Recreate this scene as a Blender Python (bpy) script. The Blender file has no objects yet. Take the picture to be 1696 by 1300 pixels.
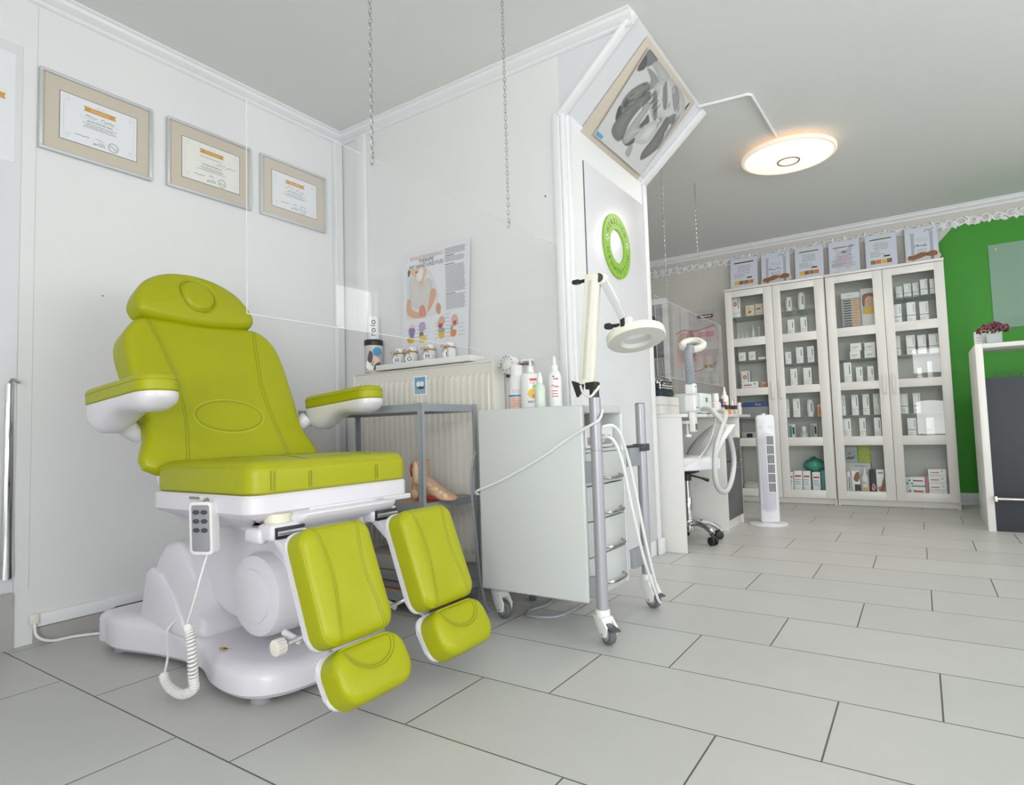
import bpy, bmesh, math, random
from mathutils import Matrix, Vector
from mathutils.bvhtree import BVHTree
random.seed(7)
C = bpy.context.scene.collection
PI = math.pi

# ------------------------------------------------------------------ materials
def lin(c):
    c = c / 255.0
    return c / 12.92 if c <= 0.04045 else ((c + 0.055) / 1.055) ** 2.4
def rgb(r, g, b): return (lin(r), lin(g), lin(b), 1.0)
MATS = {}
def mat(name, col, rough=0.5, metal=0.0, bump=0.0, bscale=200.0, var=0.0, emit=0.0, coat=0.0, trans=0.0, spec=0.5):
    if name in MATS: return MATS[name]
    m = bpy.data.materials.new(name); m.use_nodes = True
    nt = m.node_tree; p = nt.nodes['Principled BSDF']
    c = rgb(*col)
    p.inputs['Base Color'].default_value = c
    p.inputs['Roughness'].default_value = rough
    p.inputs['Metallic'].default_value = metal
    p.inputs['Specular IOR Level'].default_value = spec
    p.inputs['Coat Weight'].default_value = coat
    if trans: p.inputs['Transmission Weight'].default_value = trans
    if emit:
        p.inputs['Emission Color'].default_value = c
        p.inputs['Emission Strength'].default_value = emit
    tc = nt.nodes.new('ShaderNodeTexCoord')
    nz = nt.nodes.new('ShaderNodeTexNoise'); nz.inputs['Scale'].default_value = bscale; nz.inputs['Detail'].default_value = 4
    nt.links.new(tc.outputs['Object'], nz.inputs['Vector'])
    if bump:
        b = nt.nodes.new('ShaderNodeBump'); b.inputs['Strength'].default_value = bump; b.inputs['Distance'].default_value = 0.002
        nt.links.new(nz.outputs['Fac'], b.inputs['Height']); nt.links.new(b.outputs['Normal'], p.inputs['Normal'])
    v = var if var else 0.015
    n2 = nt.nodes.new('ShaderNodeTexNoise'); n2.inputs['Scale'].default_value = 3.0; n2.inputs['Detail'].default_value = 5
    nt.links.new(tc.outputs['Object'], n2.inputs['Vector'])
    mr = nt.nodes.new('ShaderNodeMapRange')
    mr.inputs['To Min'].default_value = 1 - v; mr.inputs['To Max'].default_value = 1 + v
    nt.links.new(n2.outputs['Fac'], mr.inputs['Value'])
    mx = nt.nodes.new('ShaderNodeVectorMath'); mx.operation = 'SCALE'
    mx.inputs[0].default_value = c[:3]
    nt.links.new(mr.outputs['Result'], mx.inputs['Scale'])
    nt.links.new(mx.outputs['Vector'], p.inputs['Base Color'])
    MATS[name] = m
    return m
def glassmat(name, tint=(235, 240, 238), ior=1.5, rough=0.01, haze=0.0, hazecol=(220, 228, 228)):
    m = bpy.data.materials.new(name); m.use_nodes = True
    nt = m.node_tree; nt.nodes.clear()
    out = nt.nodes.new('ShaderNodeOutputMaterial')
    tr = nt.nodes.new('ShaderNodeBsdfTransparent'); tr.inputs['Color'].default_value = rgb(*tint)
    gl = nt.nodes.new('ShaderNodeBsdfGlossy'); gl.inputs['Roughness'].default_value = rough
    fr = nt.nodes.new('ShaderNodeFresnel')   # thin sheet: both faces reflect alike
    ge = nt.nodes.new('ShaderNodeNewGeometry'); mr = nt.nodes.new('ShaderNodeMapRange')
    mr.inputs['To Min'].default_value = ior; mr.inputs['To Max'].default_value = 1 / ior
    nt.links.new(ge.outputs['Backfacing'], mr.inputs['Value']); nt.links.new(mr.outputs['Result'], fr.inputs['IOR'])
    mx = nt.nodes.new('ShaderNodeMixShader')
    nt.links.new(fr.outputs[0], mx.inputs[0]); nt.links.new(tr.outputs[0], mx.inputs[1]); nt.links.new(gl.outputs[0], mx.inputs[2])
    last = mx
    if haze:
        df = nt.nodes.new('ShaderNodeBsdfDiffuse'); df.inputs['Color'].default_value = rgb(*hazecol)
        m2 = nt.nodes.new('ShaderNodeMixShader'); m2.inputs[0].default_value = haze
        nt.links.new(mx.outputs[0], m2.inputs[1]); nt.links.new(df.outputs[0], m2.inputs[2]); last = m2
    nt.links.new(last.outputs[0], out.inputs['Surface'])
    return m
def tilemat():
    m = bpy.data.materials.new('floor_tiles'); m.use_nodes = True
    nt = m.node_tree; p = nt.nodes['Principled BSDF']
    N = nt.nodes.new; Lk = nt.links.new
    def val(op, a, b=None, c=None):
        n = N('ShaderNodeMath'); n.operation = op
        for i, x in enumerate((a, b, c)):
            if x is None: continue
            if isinstance(x, (int, float)): n.inputs[i].default_value = x
            else: Lk(x, n.inputs[i])
        return n.outputs[0]
    g = N('ShaderNodeNewGeometry'); s = N('ShaderNodeSeparateXYZ'); Lk(g.outputs['Position'], s.inputs[0])
    dy, L, sh, x0, y0 = 0.3193, 0.648, 0.2133, -1.0715, 0.7755
    fy = val('DIVIDE', val('SUBTRACT', s.outputs[1], y0), dy)
    r = val('FLOOR', fy)
    fyf = val('SUBTRACT', fy, r)
    fx = val('DIVIDE', val('SUBTRACT', val('SUBTRACT', s.outputs[0], x0), val('MULTIPLY', val('SUBTRACT', r, 1.0), sh)), L)
    cx = val('FLOOR', fx)
    fxf = val('SUBTRACT', fx, cx)
    ex = val('MULTIPLY', val('MINIMUM', fxf, val('SUBTRACT', 1.0, fxf)), L)
    ey = val('MULTIPLY', val('MINIMUM', fyf, val('SUBTRACT', 1.0, fyf)), dy)
    d = val('MINIMUM', ex, ey)
    gr = N('ShaderNodeMapRange'); gr.inputs['From Min'].default_value = 0.0014; gr.inputs['From Max'].default_value = 0.0024
    Lk(d, gr.inputs['Value'])
    wn = N('ShaderNodeTexWhiteNoise'); wn.noise_dimensions = '2D'
    cb = N('ShaderNodeCombineXYZ'); Lk(cx, cb.inputs[0]); Lk(r, cb.inputs[1]); Lk(cb.outputs[0], wn.inputs['Vector'])
    n1 = N('ShaderNodeTexNoise'); n1.inputs['Scale'].default_value = 2.2; n1.inputs['Detail'].default_value = 8; n1.inputs['Roughness'].default_value = 0.65
    Lk(g.outputs['Position'], n1.inputs['Vector'])
    f = val('ADD', val('MULTIPLY', val('SUBTRACT', wn.outputs['Value'], 0.5), 0.05), val('MULTIPLY', val('SUBTRACT', n1.outputs['Fac'], 0.5), 0.16))
    f = val('ADD', 1.0, f)
    tcol = N('ShaderNodeVectorMath'); tcol.operation = 'SCALE'; tcol.inputs[0].default_value = rgb(192, 192, 189)[:3]
    Lk(f, tcol.inputs['Scale'])
    mx = N('ShaderNodeMix'); mx.data_type = 'RGBA'
    Lk(gr.outputs[0], mx.inputs[0]); mx.inputs[6].default_value = rgb(88, 84, 78); Lk(tcol.outputs[0], mx.inputs[7])
    Lk(mx.outputs[2], p.inputs['Base Color'])
    p.inputs['Roughness'].default_value = 0.42
    p.inputs['Specular IOR Level'].default_value = 0.45
    b = N('ShaderNodeBump'); b.inputs['Strength'].default_value = 0.5; b.inputs['Distance'].default_value = 0.002
    Lk(val('ADD', gr.outputs[0], val('MULTIPLY', n1.outputs['Fac'], 0.25)), b.inputs['Height']); Lk(b.outputs[0], p.inputs['Normal'])
    return m

GREEN = mat('lime_leather', (163, 167, 9), 0.42, bump=0.12, bscale=420, var=0.02, spec=0.36)
GREEND = mat('lime_leather_seam', (138, 143, 8), 0.5)
GREENS = mat('lime_stitch', (190, 198, 70), 0.6)
WPLAST = mat('white_plastic', (222, 219, 226), 0.28, var=0.01)
WPLAST2 = mat('offwhite_plastic', (232, 232, 230), 0.3, var=0.01)
CREAM = mat('cream_plastic', (236, 234, 222), 0.3)
WALL = mat('wall_paint', (231, 231, 232), 0.6, bump=0.12, bscale=60)
WALLGLOSS = mat('white_lacquered_board', (224, 224, 228), 0.24, var=0.01)
CEIL = mat('ceiling_paint', (226, 227, 225), 0.8, bump=0.4, bscale=35)
BACKWALL = mat('back_wall_paint', (206, 204, 197), 0.7, bump=0.1, bscale=60)
TRIM = mat('white_trim', (234, 235, 237), 0.4, var=0.01)
GREENWALL = mat('green_wall_paint', (58, 146, 40), 0.6, bump=0.1, bscale=60)
LAM = mat('white_laminate', (228, 227, 223), 0.35, var=0.01)
LAMD = mat('cabinet_inside', (232, 231, 224), 0.55)
GREY = mat('grey_metal', (140, 143, 148), 0.35, metal=0.3)
GREYP = mat('grey_plastic', (150, 153, 158), 0.45)
SILVER = mat('silver_tube', (168, 169, 175), 0.38, metal=0.25)
CHROME = mat('chrome', (225, 227, 230), 0.08, metal=1.0)
STEEL = mat('brushed_steel', (190, 186, 180), 0.25, metal=1.0)
BLACK = mat('black_plastic', (38, 38, 40), 0.4)
DARK = mat('dark_grey', (70, 72, 76), 0.5)
RUBBER = mat('grey_rubber', (104, 106, 108), 0.6)
TROL = mat('trolley_grey', (205, 209, 208), 0.3, var=0.008)
WOOD = mat('beech_shelf', (196, 164, 130), 0.5, var=0.08)
PAPER = mat('white_paper', (232, 233, 236), 0.6, var=0.01)
CARTON = mat('white_carton', (244, 245, 245), 0.5, var=0.01)
CARTON2 = mat('pale_grey_carton', (214, 214, 212), 0.5, var=0.01)
INK = mat('black_ink', (45, 45, 50), 0.6)
INKG = mat('grey_ink', (140, 141, 146), 0.6)
INKL = mat('light_grey_ink', (186, 187, 192), 0.6)
GOLD = mat('gold_ribbon', (208, 158, 84), 0.4, var=0.06)
RED = mat('red_print', (204, 74, 66), 0.5)
PINK = mat('pink_print', (214, 150, 164), 0.5)
PINKL = mat('pale_pink_print', (226, 196, 200), 0.5)
ORANGE = mat('orange_print', (222, 124, 70), 0.5)
TEAL = mat('teal_print', (60, 140, 140), 0.5)
BLUE = mat('blue_print', (60, 140, 190), 0.5)
NAVY = mat('navy_print', (44, 66, 128), 0.5)
YELLOW = mat('yellow_print', (226, 190, 60), 0.5)
LGREEN = mat('light_green_print', (150, 196, 80), 0.5)
BROWN = mat('brown_print', (150, 100, 70), 0.5)
SKIN = mat('skin_print', (222, 176, 146), 0.5)
MATBOARD = mat('beige_mount', (204, 194, 179), 0.7, var=0.03)
FRAMEM = mat('silver_frame', (205, 208, 210), 0.35, metal=0.3)
GLASS = glassmat('cabinet_glass', (248, 251, 250), 1.45)
ACRYL = glassmat('acrylic_sheet', (252, 253, 253), 1.25, haze=0.05, hazecol=(242, 243, 244))
CLEAR = glassmat('clear_glass', (240, 244, 243), 1.3)
JUTE = mat('jute_string', (176, 138, 96), 0.8)
DARKBOARD = mat('anthracite_board', (58, 62, 68), 0.5, var=0.05, bump=0.1, bscale=30)
TEALBAG = mat('teal_plastic', (80, 168, 146), 0.35, var=0.1)

# ------------------------------------------------------------------ geometry helpers
def T(x, y, z): return Matrix.Translation((x, y, z))
def F(o, r, u):
    r = Vector(r).normalized(); u = Vector(u).normalized(); n = r.cross(u)
    M = Matrix((( r.x, u.x, n.x, o[0]), (r.y, u.y, n.y, o[1]), (r.z, u.z, n.z, o[2]), (0, 0, 0, 1)))
    return M
def rrect(u0, u1, v0, v1, r, n=6):
    P = []
    for cx, cy, a in ((u1 - r, v0 + r, -90), (u1 - r, v1 - r, 0), (u0 + r, v1 - r, 90), (u0 + r, v0 + r, 180)):
        for i in range(n + 1):
            t = math.radians(a + 90 * i / n); P.append((cx + r * math.cos(t), cy + r * math.sin(t)))
    return P
def catmull(P, n=6, closed=True):
    P = [Vector(p) for p in P]; out = []; m = len(P)
    rng = range(m) if closed else range(m - 1)
    for i in rng:
        if closed: a, b, c, d = P[i - 1], P[i], P[(i + 1) % m], P[(i + 2) % m]
        else: a, b, c, d = P[max(i - 1, 0)], P[i], P[i + 1], P[min(i + 2, m - 1)]
        for k in range(n):
            t = k / n
            out.append(0.5 * ((2 * b) + (c - a) * t + (2 * a - 5 * b + 4 * c - d) * t * t + (3 * b - a - 3 * c + d) * t ** 3))
    if not closed: out.append(P[-1])
    return out
def area2(P): return sum(P[i][0] * P[(i + 1) % len(P)][1] - P[(i + 1) % len(P)][0] * P[i][1] for i in range(len(P)))
def ccw(P): return list(P) if area2(P) > 0 else list(P)[::-1]
def inset(P, d):
    out = []; m = len(P)
    for i in range(m):
        a, b, c = P[i - 1], P[i], P[(i + 1) % m]
        e1 = Vector((b[0] - a[0], b[1] - a[1])); e2 = Vector((c[0] - b[0], c[1] - b[1]))
        n1 = Vector((-e1.y, e1.x)); n2 = Vector((-e2.y, e2.x))
        if n1.length > 1e-9: n1.normalize()
        if n2.length > 1e-9: n2.normalize()
        n = n1 + n2
        if n.length < 1e-6: n = n1
        n.normalize(); k = max(0.5, n.dot(n1))
        out.append((b[0] + n.x * d / k, b[1] + n.y * d / k))
    return out
TXT = {}
def textmesh(s, spacing=1.0):
    k = (s, spacing)
    if k in TXT: return TXT[k]
    cu = bpy.data.curves.new('t', 'FONT'); cu.body = s; cu.size = 1.0; cu.space_character = spacing; cu.align_x = 'CENTER'; cu.resolution_u = 3
    ob = bpy.data.objects.new('t', cu); C.objects.link(ob)
    dg = bpy.context.evaluated_depsgraph_get(); dg.update()
    me = bpy.data.meshes.new_from_object(ob.evaluated_get(dg))
    bpy.data.objects.remove(ob); bpy.data.curves.remove(cu)
    TXT[k] = me
    return me

class B:
    def __init__(s, X=None):
        s.bm = bmesh.new(); s.mats = []; s.X = X or Matrix()
    def mi(s, m):
        if m not in s.mats: s.mats.append(m)
        return s.mats.index(m)
    def put(s, t, m, M=None, smooth=True):
        if m is not None:
            k = s.mi(m)
            for f in t.faces: f.material_index = k
        for f in t.faces: f.smooth = smooth
        t.transform(s.X @ (M or Matrix()))
        me = bpy.data.meshes.new('x'); t.to_mesh(me); t.free()
        s.bm.from_mesh(me); bpy.data.meshes.remove(me)
    def box(s, x0, x1, y0, y1, z0, z1, m, bev=0, seg=2, M=None):
        t = bmesh.new(); bmesh.ops.create_cube(t, size=1)
        bmesh.ops.scale(t, vec=(x1 - x0, y1 - y0, z1 - z0), verts=t.verts)
        bmesh.ops.translate(t, vec=((x0 + x1) / 2, (y0 + y1) / 2, (z0 + z1) / 2), verts=t.verts)
        if bev: bmesh.ops.bevel(t, geom=t.edges[:], offset=bev, segments=seg, profile=0.5, affect='EDGES')
        s.put(t, m, M)
    def loft(s, rings, m, cap0=True, cap1=True, closed=True, M=None):
        t = bmesh.new(); V = [[t.verts.new(p) for p in r] for r in rings]; n = len(V[0])
        for a, b in zip(V, V[1:]):
            for i in range(n if closed else n - 1):
                j = (i + 1) % n
                try: t.faces.new((a[i], a[j], b[j], b[i]))
                except ValueError: pass
        if cap0: t.faces.new(V[0][::-1])
        if cap1: t.faces.new(V[-1])
        bmesh.ops.recalc_face_normals(t, faces=t.faces[:])
        s.put(t, m, M)
    def prism(s, P, w0, w1, m, bev=0, seg=2, M=None):
        P = ccw(P)
        t = bmesh.new()
        a = [t.verts.new((p[0], p[1], w0)) for p in P]; b = [t.verts.new((p[0], p[1], w1)) for p in P]
        n = len(P)
        for i in range(n): t.faces.new((a[i], a[(i + 1) % n], b[(i + 1) % n], b[i]))
        t.faces.new(a[::-1]); t.faces.new(b)
        if bev: bmesh.ops.bevel(t, geom=t.edges[:], offset=bev, segments=seg, profile=0.5, affect='EDGES', clamp_overlap=True)
        s.put(t, m, M)
    def flat(s, P, w, m, M=None):
        t = bmesh.new(); t.faces.new([t.verts.new((p[0], p[1], w)) for p in ccw(P)]); s.put(t, m, M, smooth=False)
    def rect(s, u0, u1, v0, v1, w, m, M=None): s.flat([(u0, v0), (u1, v0), (u1, v1), (u0, v1)], w, m, M)
    def cyl(s, p0, p1, r, m, r2=None, n=20, bev=0, M=None, caps=True):
        p0 = Vector(p0); p1 = Vector(p1); d = p1 - p0
        t = bmesh.new(); bmesh.ops.create_cone(t, cap_ends=caps, segments=n, radius1=r, radius2=r if r2 is None else r2, depth=d.length)
        if bev:
            bmesh.ops.bevel(t, geom=[e for e in t.edges if len(e.link_faces) == 2 and any(len(f.verts) > 4 for f in e.link_faces)], offset=bev, segments=2, profile=0.5, affect='EDGES')
        Q = T(*((p0 + p1) / 2)) @ Vector((0, 0, 1)).rotation_difference(d).to_matrix().to_4x4()
        s.put(t, m, (M or Matrix()) @ Q)
    def lathe(s, prof, m, M=None, n=24):
        # prof: (r, z) or (r, z, material of the band above it)
        t = bmesh.new(); rings = []
        for p in prof:
            rings.append([t.verts.new((max(p[0], 1e-5) * math.cos(2 * PI * i / n), max(p[0], 1e-5) * math.sin(2 * PI * i / n), p[1])) for i in range(n)])
        cur = m
        for k in range(len(rings) - 1):
            if len(prof[k]) > 2: cur = prof[k][2]
            a, b = rings[k], rings[k + 1]; mi = s.mi(cur)
            for i in range(n):
                f = t.faces.new((a[i], a[(i + 1) % n], b[(i + 1) % n], b[i])); f.material_index = mi
        bmesh.ops.remove_doubles(t, verts=t.verts[:], dist=2e-5)
        bmesh.ops.recalc_face_normals(t, faces=t.faces[:])
        s.put(t, None, M)
    def tube(s, pts, r, m, n=8, sm=0, closed=False, M=None):
        P = [Vector(p) for p in pts]
        if sm: P = catmull(P, sm, closed)
        N = len(P); rings = []; up = None
        for i in range(N):
            if closed: d = P[(i + 1) % N] - P[i - 1]
            else: d = P[min(i + 1, N - 1)] - P[max(i - 1, 0)]
            d.normalize()
            if up is None: up = Vector((0, 0, 1)) if abs(d.z) < 0.9 else Vector((1, 0, 0))
            x = up - d * up.dot(d)
            if x.length < 1e-6: x = d.orthogonal()
            x.normalize(); y = d.cross(x); up = x
            rr = r
            if isinstance(r, (list, tuple)):
                k_ = i / max(1, N - 1) * (len(r) - 1); j_ = min(int(k_), len(r) - 2); rr = r[j_] + (r[j_ + 1] - r[j_]) * (k_ - j_)
            rings.append([P[i] + x * rr * math.cos(2 * PI * k / n) + y * rr * math.sin(2 * PI * k / n) for k in range(n)])
        if closed: rings.append(rings[0]); s.loft(rings, m, False, False, M=M)
        else: s.loft(rings, m, True, True, M=M)
    def ell(s, c, rad, m, n=16, M=None):
        t = bmesh.new(); bmesh.ops.create_uvsphere(t, u_segments=n, v_segments=max(6, n // 2), radius=1)
        s.put(t, m, (M or Matrix()) @ T(*c) @ Matrix.Diagonal((*rad, 1)))
    def torus(s, R, r, m, M=None, n=32, k=10):
        s.tube([(R * math.cos(2 * PI * i / n), R * math.sin(2 * PI * i / n), 0) for i in range(n)], r, m, k, 0, True, M)
    def text(s, str_, u, v, size, w, m, M=None, sx=1.0, rot=0, spacing=1.0):
        t = bmesh.new(); t.from_mesh(textmesh(str_, spacing))
        s.put(t, m, (M or Matrix()) @ T(u, v, w) @ Matrix.Rotation(rot, 4, 'Z') @ Matrix.Diagonal((size * sx, size, 1, 1)), smooth=False)
    def lines(s, u0, u1, v, n, dv, w, m, th=None, M=None, rag=0.25, breaks=True, center=False):
        th = th or dv * 0.35
        for i in range(n):
            a, b = u0, u1 - random.random() * rag * (u1 - u0)
            if center: k = (u1 - b) / 2; a += k; b += k
            vv = v - i * dv
            if breaks and (b - a) > 12 * th:
                x = a
                while x < b - th:
                    e = min(b, x + random.uniform(4, 12) * th); s.rect(x, e, vv, vv + th, w, m, M); x = e + th * 0.9
            else: s.rect(a, b, vv, vv + th, w, m, M)
    def cushion(s, P, th, er, crown, m, M=None, hf=None, bot=0.006, nr=15, tf=None):
        P = ccw(P); rings = []
        def ring(Q, w): rings.append([(q[0], q[1], (w * tf(q[0], q[1]) if tf and w < -er else w) + (hf(q[0], q[1]) if hf and w > -th * 0.5 else 0)) for q in Q])
        Qb = inset(P, bot)
        ring(Qb, -th); ring(P, -th + bot); ring(P, -er)
        for i in range(1, 7):
            a = PI / 2 * i / 6; ring(inset(P, er * (1 - math.cos(a))), -er + er * math.sin(a))
        Q = inset(P, er); cx = sum(q[0] for q in Q) / len(Q); cy = sum(q[1] for q in Q) / len(Q)
        for i in range(1, nr):
            k = 1 - i / nr; ring([(cx + (q[0] - cx) * k, cy + (q[1] - cy) * k) for q in Q], crown * (1 - k * k))
        s.loft(rings, m, True, True, M=M)
    def mesh(s, name, sharp=35):
        me = bpy.data.meshes.new(name); s.bm.to_mesh(me)
        for m in s.mats: me.materials.append(m)
        try: me.set_sharp_from_angle(angle=math.radians(sharp))
        except Exception: pass
        return me
def wloc(o):
    v = Vector((0, 0, 0))
    while o: v += o.location; o = o.parent
    return v
def part(name, b, parent, label=None, sharp=35, kind=None):
    me = b.mesh(name, sharp); me.transform(Matrix.Translation(-wloc(parent)))
    o = bpy.data.objects.new(name, me); C.objects.link(o); o.parent = parent
    if label: o['label'] = label
    if kind: o['kind'] = kind
    b.bm.free(); return o
def solo(name, b, label=None, cat=None, group=None, kind=None, sharp=35):
    me = b.mesh(name, sharp)
    xs = [v.co for v in me.vertices]
    c = Vector(((min(v.x for v in xs) + max(v.x for v in xs)) / 2, (min(v.y for v in xs) + max(v.y for v in xs)) / 2, min(v.z for v in xs)))
    if kind == 'structure': c = Vector((0, 0, 0))
    me.transform(Matrix.Translation(-c))
    o = bpy.data.objects.new(name, me); o.location = c; C.objects.link(o)
    if label: o['label'] = label
    if cat: o['category'] = cat
    if group: o['group'] = group
    if kind: o['kind'] = kind
    b.bm.free(); return o
def thing(name, loc, label, cat, group=None):
    o = bpy.data.objects.new(name, None); o.empty_display_size = 0.1; o.location = loc; C.objects.link(o)
    o['label'] = label; o['category'] = cat
    if group: o['group'] = group
    return o
def project(b, pts, M, lift=0.0):
    # drop points (u,v) given in frame M onto the builder's surface along the frame's normal
    tree = BVHTree.FromBMesh(b.bm); n = (M.to_3x3() @ Vector((0, 0, 1))).normalized(); out = []
    for u, v in pts:
        o = M @ Vector((u, v, 0.3)); h = tree.ray_cast(o, -n)
        if h[0] is not None: out.append(h[0] + n * lift)
    return out
def seam(b, src, pts, M, m, r=0.0016, sm=6, lift=0.0):
    q = project(src, catmull([Vector((p[0], p[1], 0)) for p in pts], sm, False) and [(v.x, v.y) for v in catmull([Vector((p[0], p[1], 0)) for p in pts], sm, False)], M, lift)
    if len(q) > 2: b.tube(q, r, m, 6)

# soft tonal picture: a fine grid whose colour attribute is blended from outlines
import numpy as np
def vcolmat(name, rough=0.5):
    if name in MATS: return MATS[name]
    m = bpy.data.materials.new(name); m.use_nodes = True; p = m.node_tree.nodes['Principled BSDF']
    a = m.node_tree.nodes.new('ShaderNodeVertexColor'); a.layer_name = 'tone'
    m.node_tree.links.new(a.outputs['Color'], p.inputs['Base Color']); p.inputs['Roughness'].default_value = rough
    MATS[name] = m; return m
def tonal(quad, nu, nv, shapes, soft, base, form=0.0, fdist=.03):
    # quad: lower-left, lower-right, upper-right, upper-left corners in (u, v); returns verts, faces and linear colours
    a, b_, c, d = [np.array(q, float) for q in quad]
    S, Tt = np.meshgrid(np.linspace(0, 1, nu), np.linspace(0, 1, nv))
    P = (a[None, None] * ((1 - S) * (1 - Tt))[..., None] + b_ * (S * (1 - Tt))[..., None] + c * (S * Tt)[..., None] + d * ((1 - S) * Tt)[..., None]).reshape(-1, 2)
    col = np.tile(np.array(base, float), (len(P), 1))
    for g, Q in shapes:
        Q = np.array([(v.x, v.y) for v in catmull([Vector((p[0], p[1], 0)) for p in Q], 4)])
        d2 = np.full(len(P), 9e9); ins = np.zeros(len(P), bool)
        for i in range(len(Q)):
            p0 = Q[i - 1]; p1 = Q[i]; e = p1 - p0; L2 = max(e @ e, 1e-12)
            t = np.clip(((P - p0) @ e) / L2, 0, 1); r = P - (p0 + t[:, None] * e); d2 = np.minimum(d2, (r * r).sum(1))
            cr = (p0[1] > P[:, 1]) != (p1[1] > P[:, 1])
            with np.errstate(divide='ignore', invalid='ignore'): xx = p0[0] + (P[:, 1] - p0[1]) / (p1[1] - p0[1]) * e[0]
            ins ^= cr & (P[:, 0] < xx)
        sd = np.sqrt(d2) * np.where(ins, 1, -1)
        al = np.clip((sd + soft) / (2 * soft), 0, 1); al = al * al * (3 - 2 * al)
        g = np.array(g if isinstance(g, (tuple, list)) else (g, g, g), float)
        k = 1 + form * (np.clip(sd / fdist, 0, 1) - .45)
        col = col * (1 - al[:, None]) + np.clip(g * k[:, None], 0, 255) * al[:, None]
    faces = [(j * nu + i, j * nu + i + 1, (j + 1) * nu + i + 1, (j + 1) * nu + i) for j in range(nv - 1) for i in range(nu - 1)]
    c_ = col / 255; lc = np.where(c_ <= .04045, c_ / 12.92, ((c_ + .055) / 1.055) ** 2.4)
    return P, faces, lc
def tonalpart(name, M, w, data, m, parent):
    P, faces, lc = data; off_ = wloc(parent)
    me = bpy.data.meshes.new(name); me.from_pydata([tuple(M @ Vector((p[0], p[1], w)) - off_) for p in P], [], faces)
    at = me.color_attributes.new('tone', 'FLOAT_COLOR', 'POINT')
    at.data.foreach_set('color', np.concatenate([lc, np.ones((len(lc), 1))], 1).astype(np.float32).ravel())
    me.materials.append(m); o = bpy.data.objects.new(name, me); C.objects.link(o); o.parent = parent; return o
def FA(r, z=0.0, ang=-50):
    # frame on a round body of radius r, facing the horizontal direction ang (degrees from +x)
    a = math.radians(ang); return F((r * math.cos(a), r * math.sin(a), z), (-math.sin(a), math.cos(a), 0), (0, 0, 1))

# ------------------------------------------------------------------ camera
cam = bpy.data.cameras.new('camera'); cam.sensor_width = 36; cam.lens = 36 * 1006.6 / 1696; cam.clip_start = 0.05
co = bpy.data.objects.new('camera', cam); C.objects.link(co)
Rt, Dn, Fw = ((0.829665, 0.557459, -0.029911), (-0.058448, 0.033453, -0.997730), (-0.555193, 0.829530, 0.060337))
co.matrix_world = Matrix(((Rt[0], -Dn[0], -Fw[0], 0), (Rt[1], -Dn[1], -Fw[1], 0), (Rt[2], -Dn[2], -Fw[2], 0.70), (0, 0, 0, 1)))
bpy.context.scene.camera = co
BR_QUAD= [(0.239, 0.434), (0.798, 0.434), (0.877, 0.023), (0.308, 0.023)]
BR_MAT= [(0.199, 0.488), (0.857, 0.467), (0.907, -0.019), (0.219, -0.004)]
BR_SH= [(120, [(0.244, 0.431), (0.343, 0.435), (0.325, 0.396), (0.293, 0.372), (0.248, 0.373)]), (90, [(0.242, 0.385), (0.263, 0.405), (0.303, 0.371), (0.276, 0.341), (0.258, 0.347)]), (178, [(0.327, 0.403), (0.362, 0.434), (0.471, 0.441), (0.509, 0.421), (0.458, 0.375), (0.406, 0.394)]), (150, [(0.314, 0.377), (0.384, 0.389), (0.452, 0.378), (0.449, 0.337), (0.425, 0.325), (0.391, 0.36)]), (188, [(0.45, 0.371), (0.524, 0.435), (0.732, 0.424), (0.806, 0.372), (0.76, 0.283), (0.656, 0.272), (0.597, 0.258), (0.497, 0.294), (0.464, 0.338)]), (135, [(0.504, 0.385), (0.516, 0.405), (0.648, 0.34), (0.628, 0.323)]), (125, [(0.483, 0.328), (0.502, 0.344), (0.633, 0.275), (0.62, 0.255)]), (150, [(0.584, 0.406), (0.606, 0.43), (0.71, 0.398), (0.733, 0.352)]), (70, [(0.364, 0.134), (0.323, 0.182), (0.352, 0.203), (0.39, 0.154)]), (125, [(0.319, 0.206), (0.322, 0.273), (0.379, 0.341), (0.439, 0.326), (0.412, 0.272), (0.391, 0.215), (0.373, 0.173)]), (90, [(0.338, 0.203), (0.332, 0.232), (0.366, 0.229), (0.373, 0.199)]), (112, [(0.374, 0.119), (0.381, 0.203), (0.409, 0.291), (0.454, 0.326), (0.489, 0.29), (0.469, 0.239), (0.474, 0.165), (0.507, 0.109), (0.494, 0.071), (0.409, 0.079)]), (88, [(0.496, 0.097), (0.564, 0.08), (0.604, 0.098), (0.612, 0.131), (0.544, 0.133)]), (168, [(0.512, 0.097), (0.491, 0.173), (0.49, 0.263), (0.493, 0.292), (0.531, 0.276), (0.55, 0.193), (0.6, 0.202), (0.599, 0.166), (0.577, 0.104), (0.556, 0.084)]), (100, [(0.557, 0.19), (0.558, 0.225), (0.556, 0.253), (0.607, 0.234), (0.593, 0.206), (0.58, 0.186)]), (194, [(0.606, 0.124), (0.607, 0.161), (0.604, 0.218), (0.655, 0.264), (0.703, 0.257), (0.718, 0.212), (0.715, 0.157), (0.662, 0.13)]), (108, [(0.738, 0.106), (0.73, 0.187), (0.714, 0.27), (0.707, 0.31), (0.756, 0.304), (0.804, 0.243), (0.833, 0.17), (0.782, 0.082)]), (155, [(0.834, 0.175), (0.791, 0.305), (0.799, 0.361), (0.814, 0.331), (0.853, 0.218)]), (120, [(0.725, 0.319), (0.757, 0.349), (0.795, 0.322), (0.762, 0.292)]), (60, [(0.788, 0.407), (0.791, 0.433), (0.807, 0.417), (0.802, 0.394)]), (165, [(0.615, 0.053), (0.599, 0.091), (0.626, 0.103), (0.665, 0.052)])]
BR_TAG= [(0.31, 0.026), (0.3, 0.047), (0.371, 0.045), (0.372, 0.03)]
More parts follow.
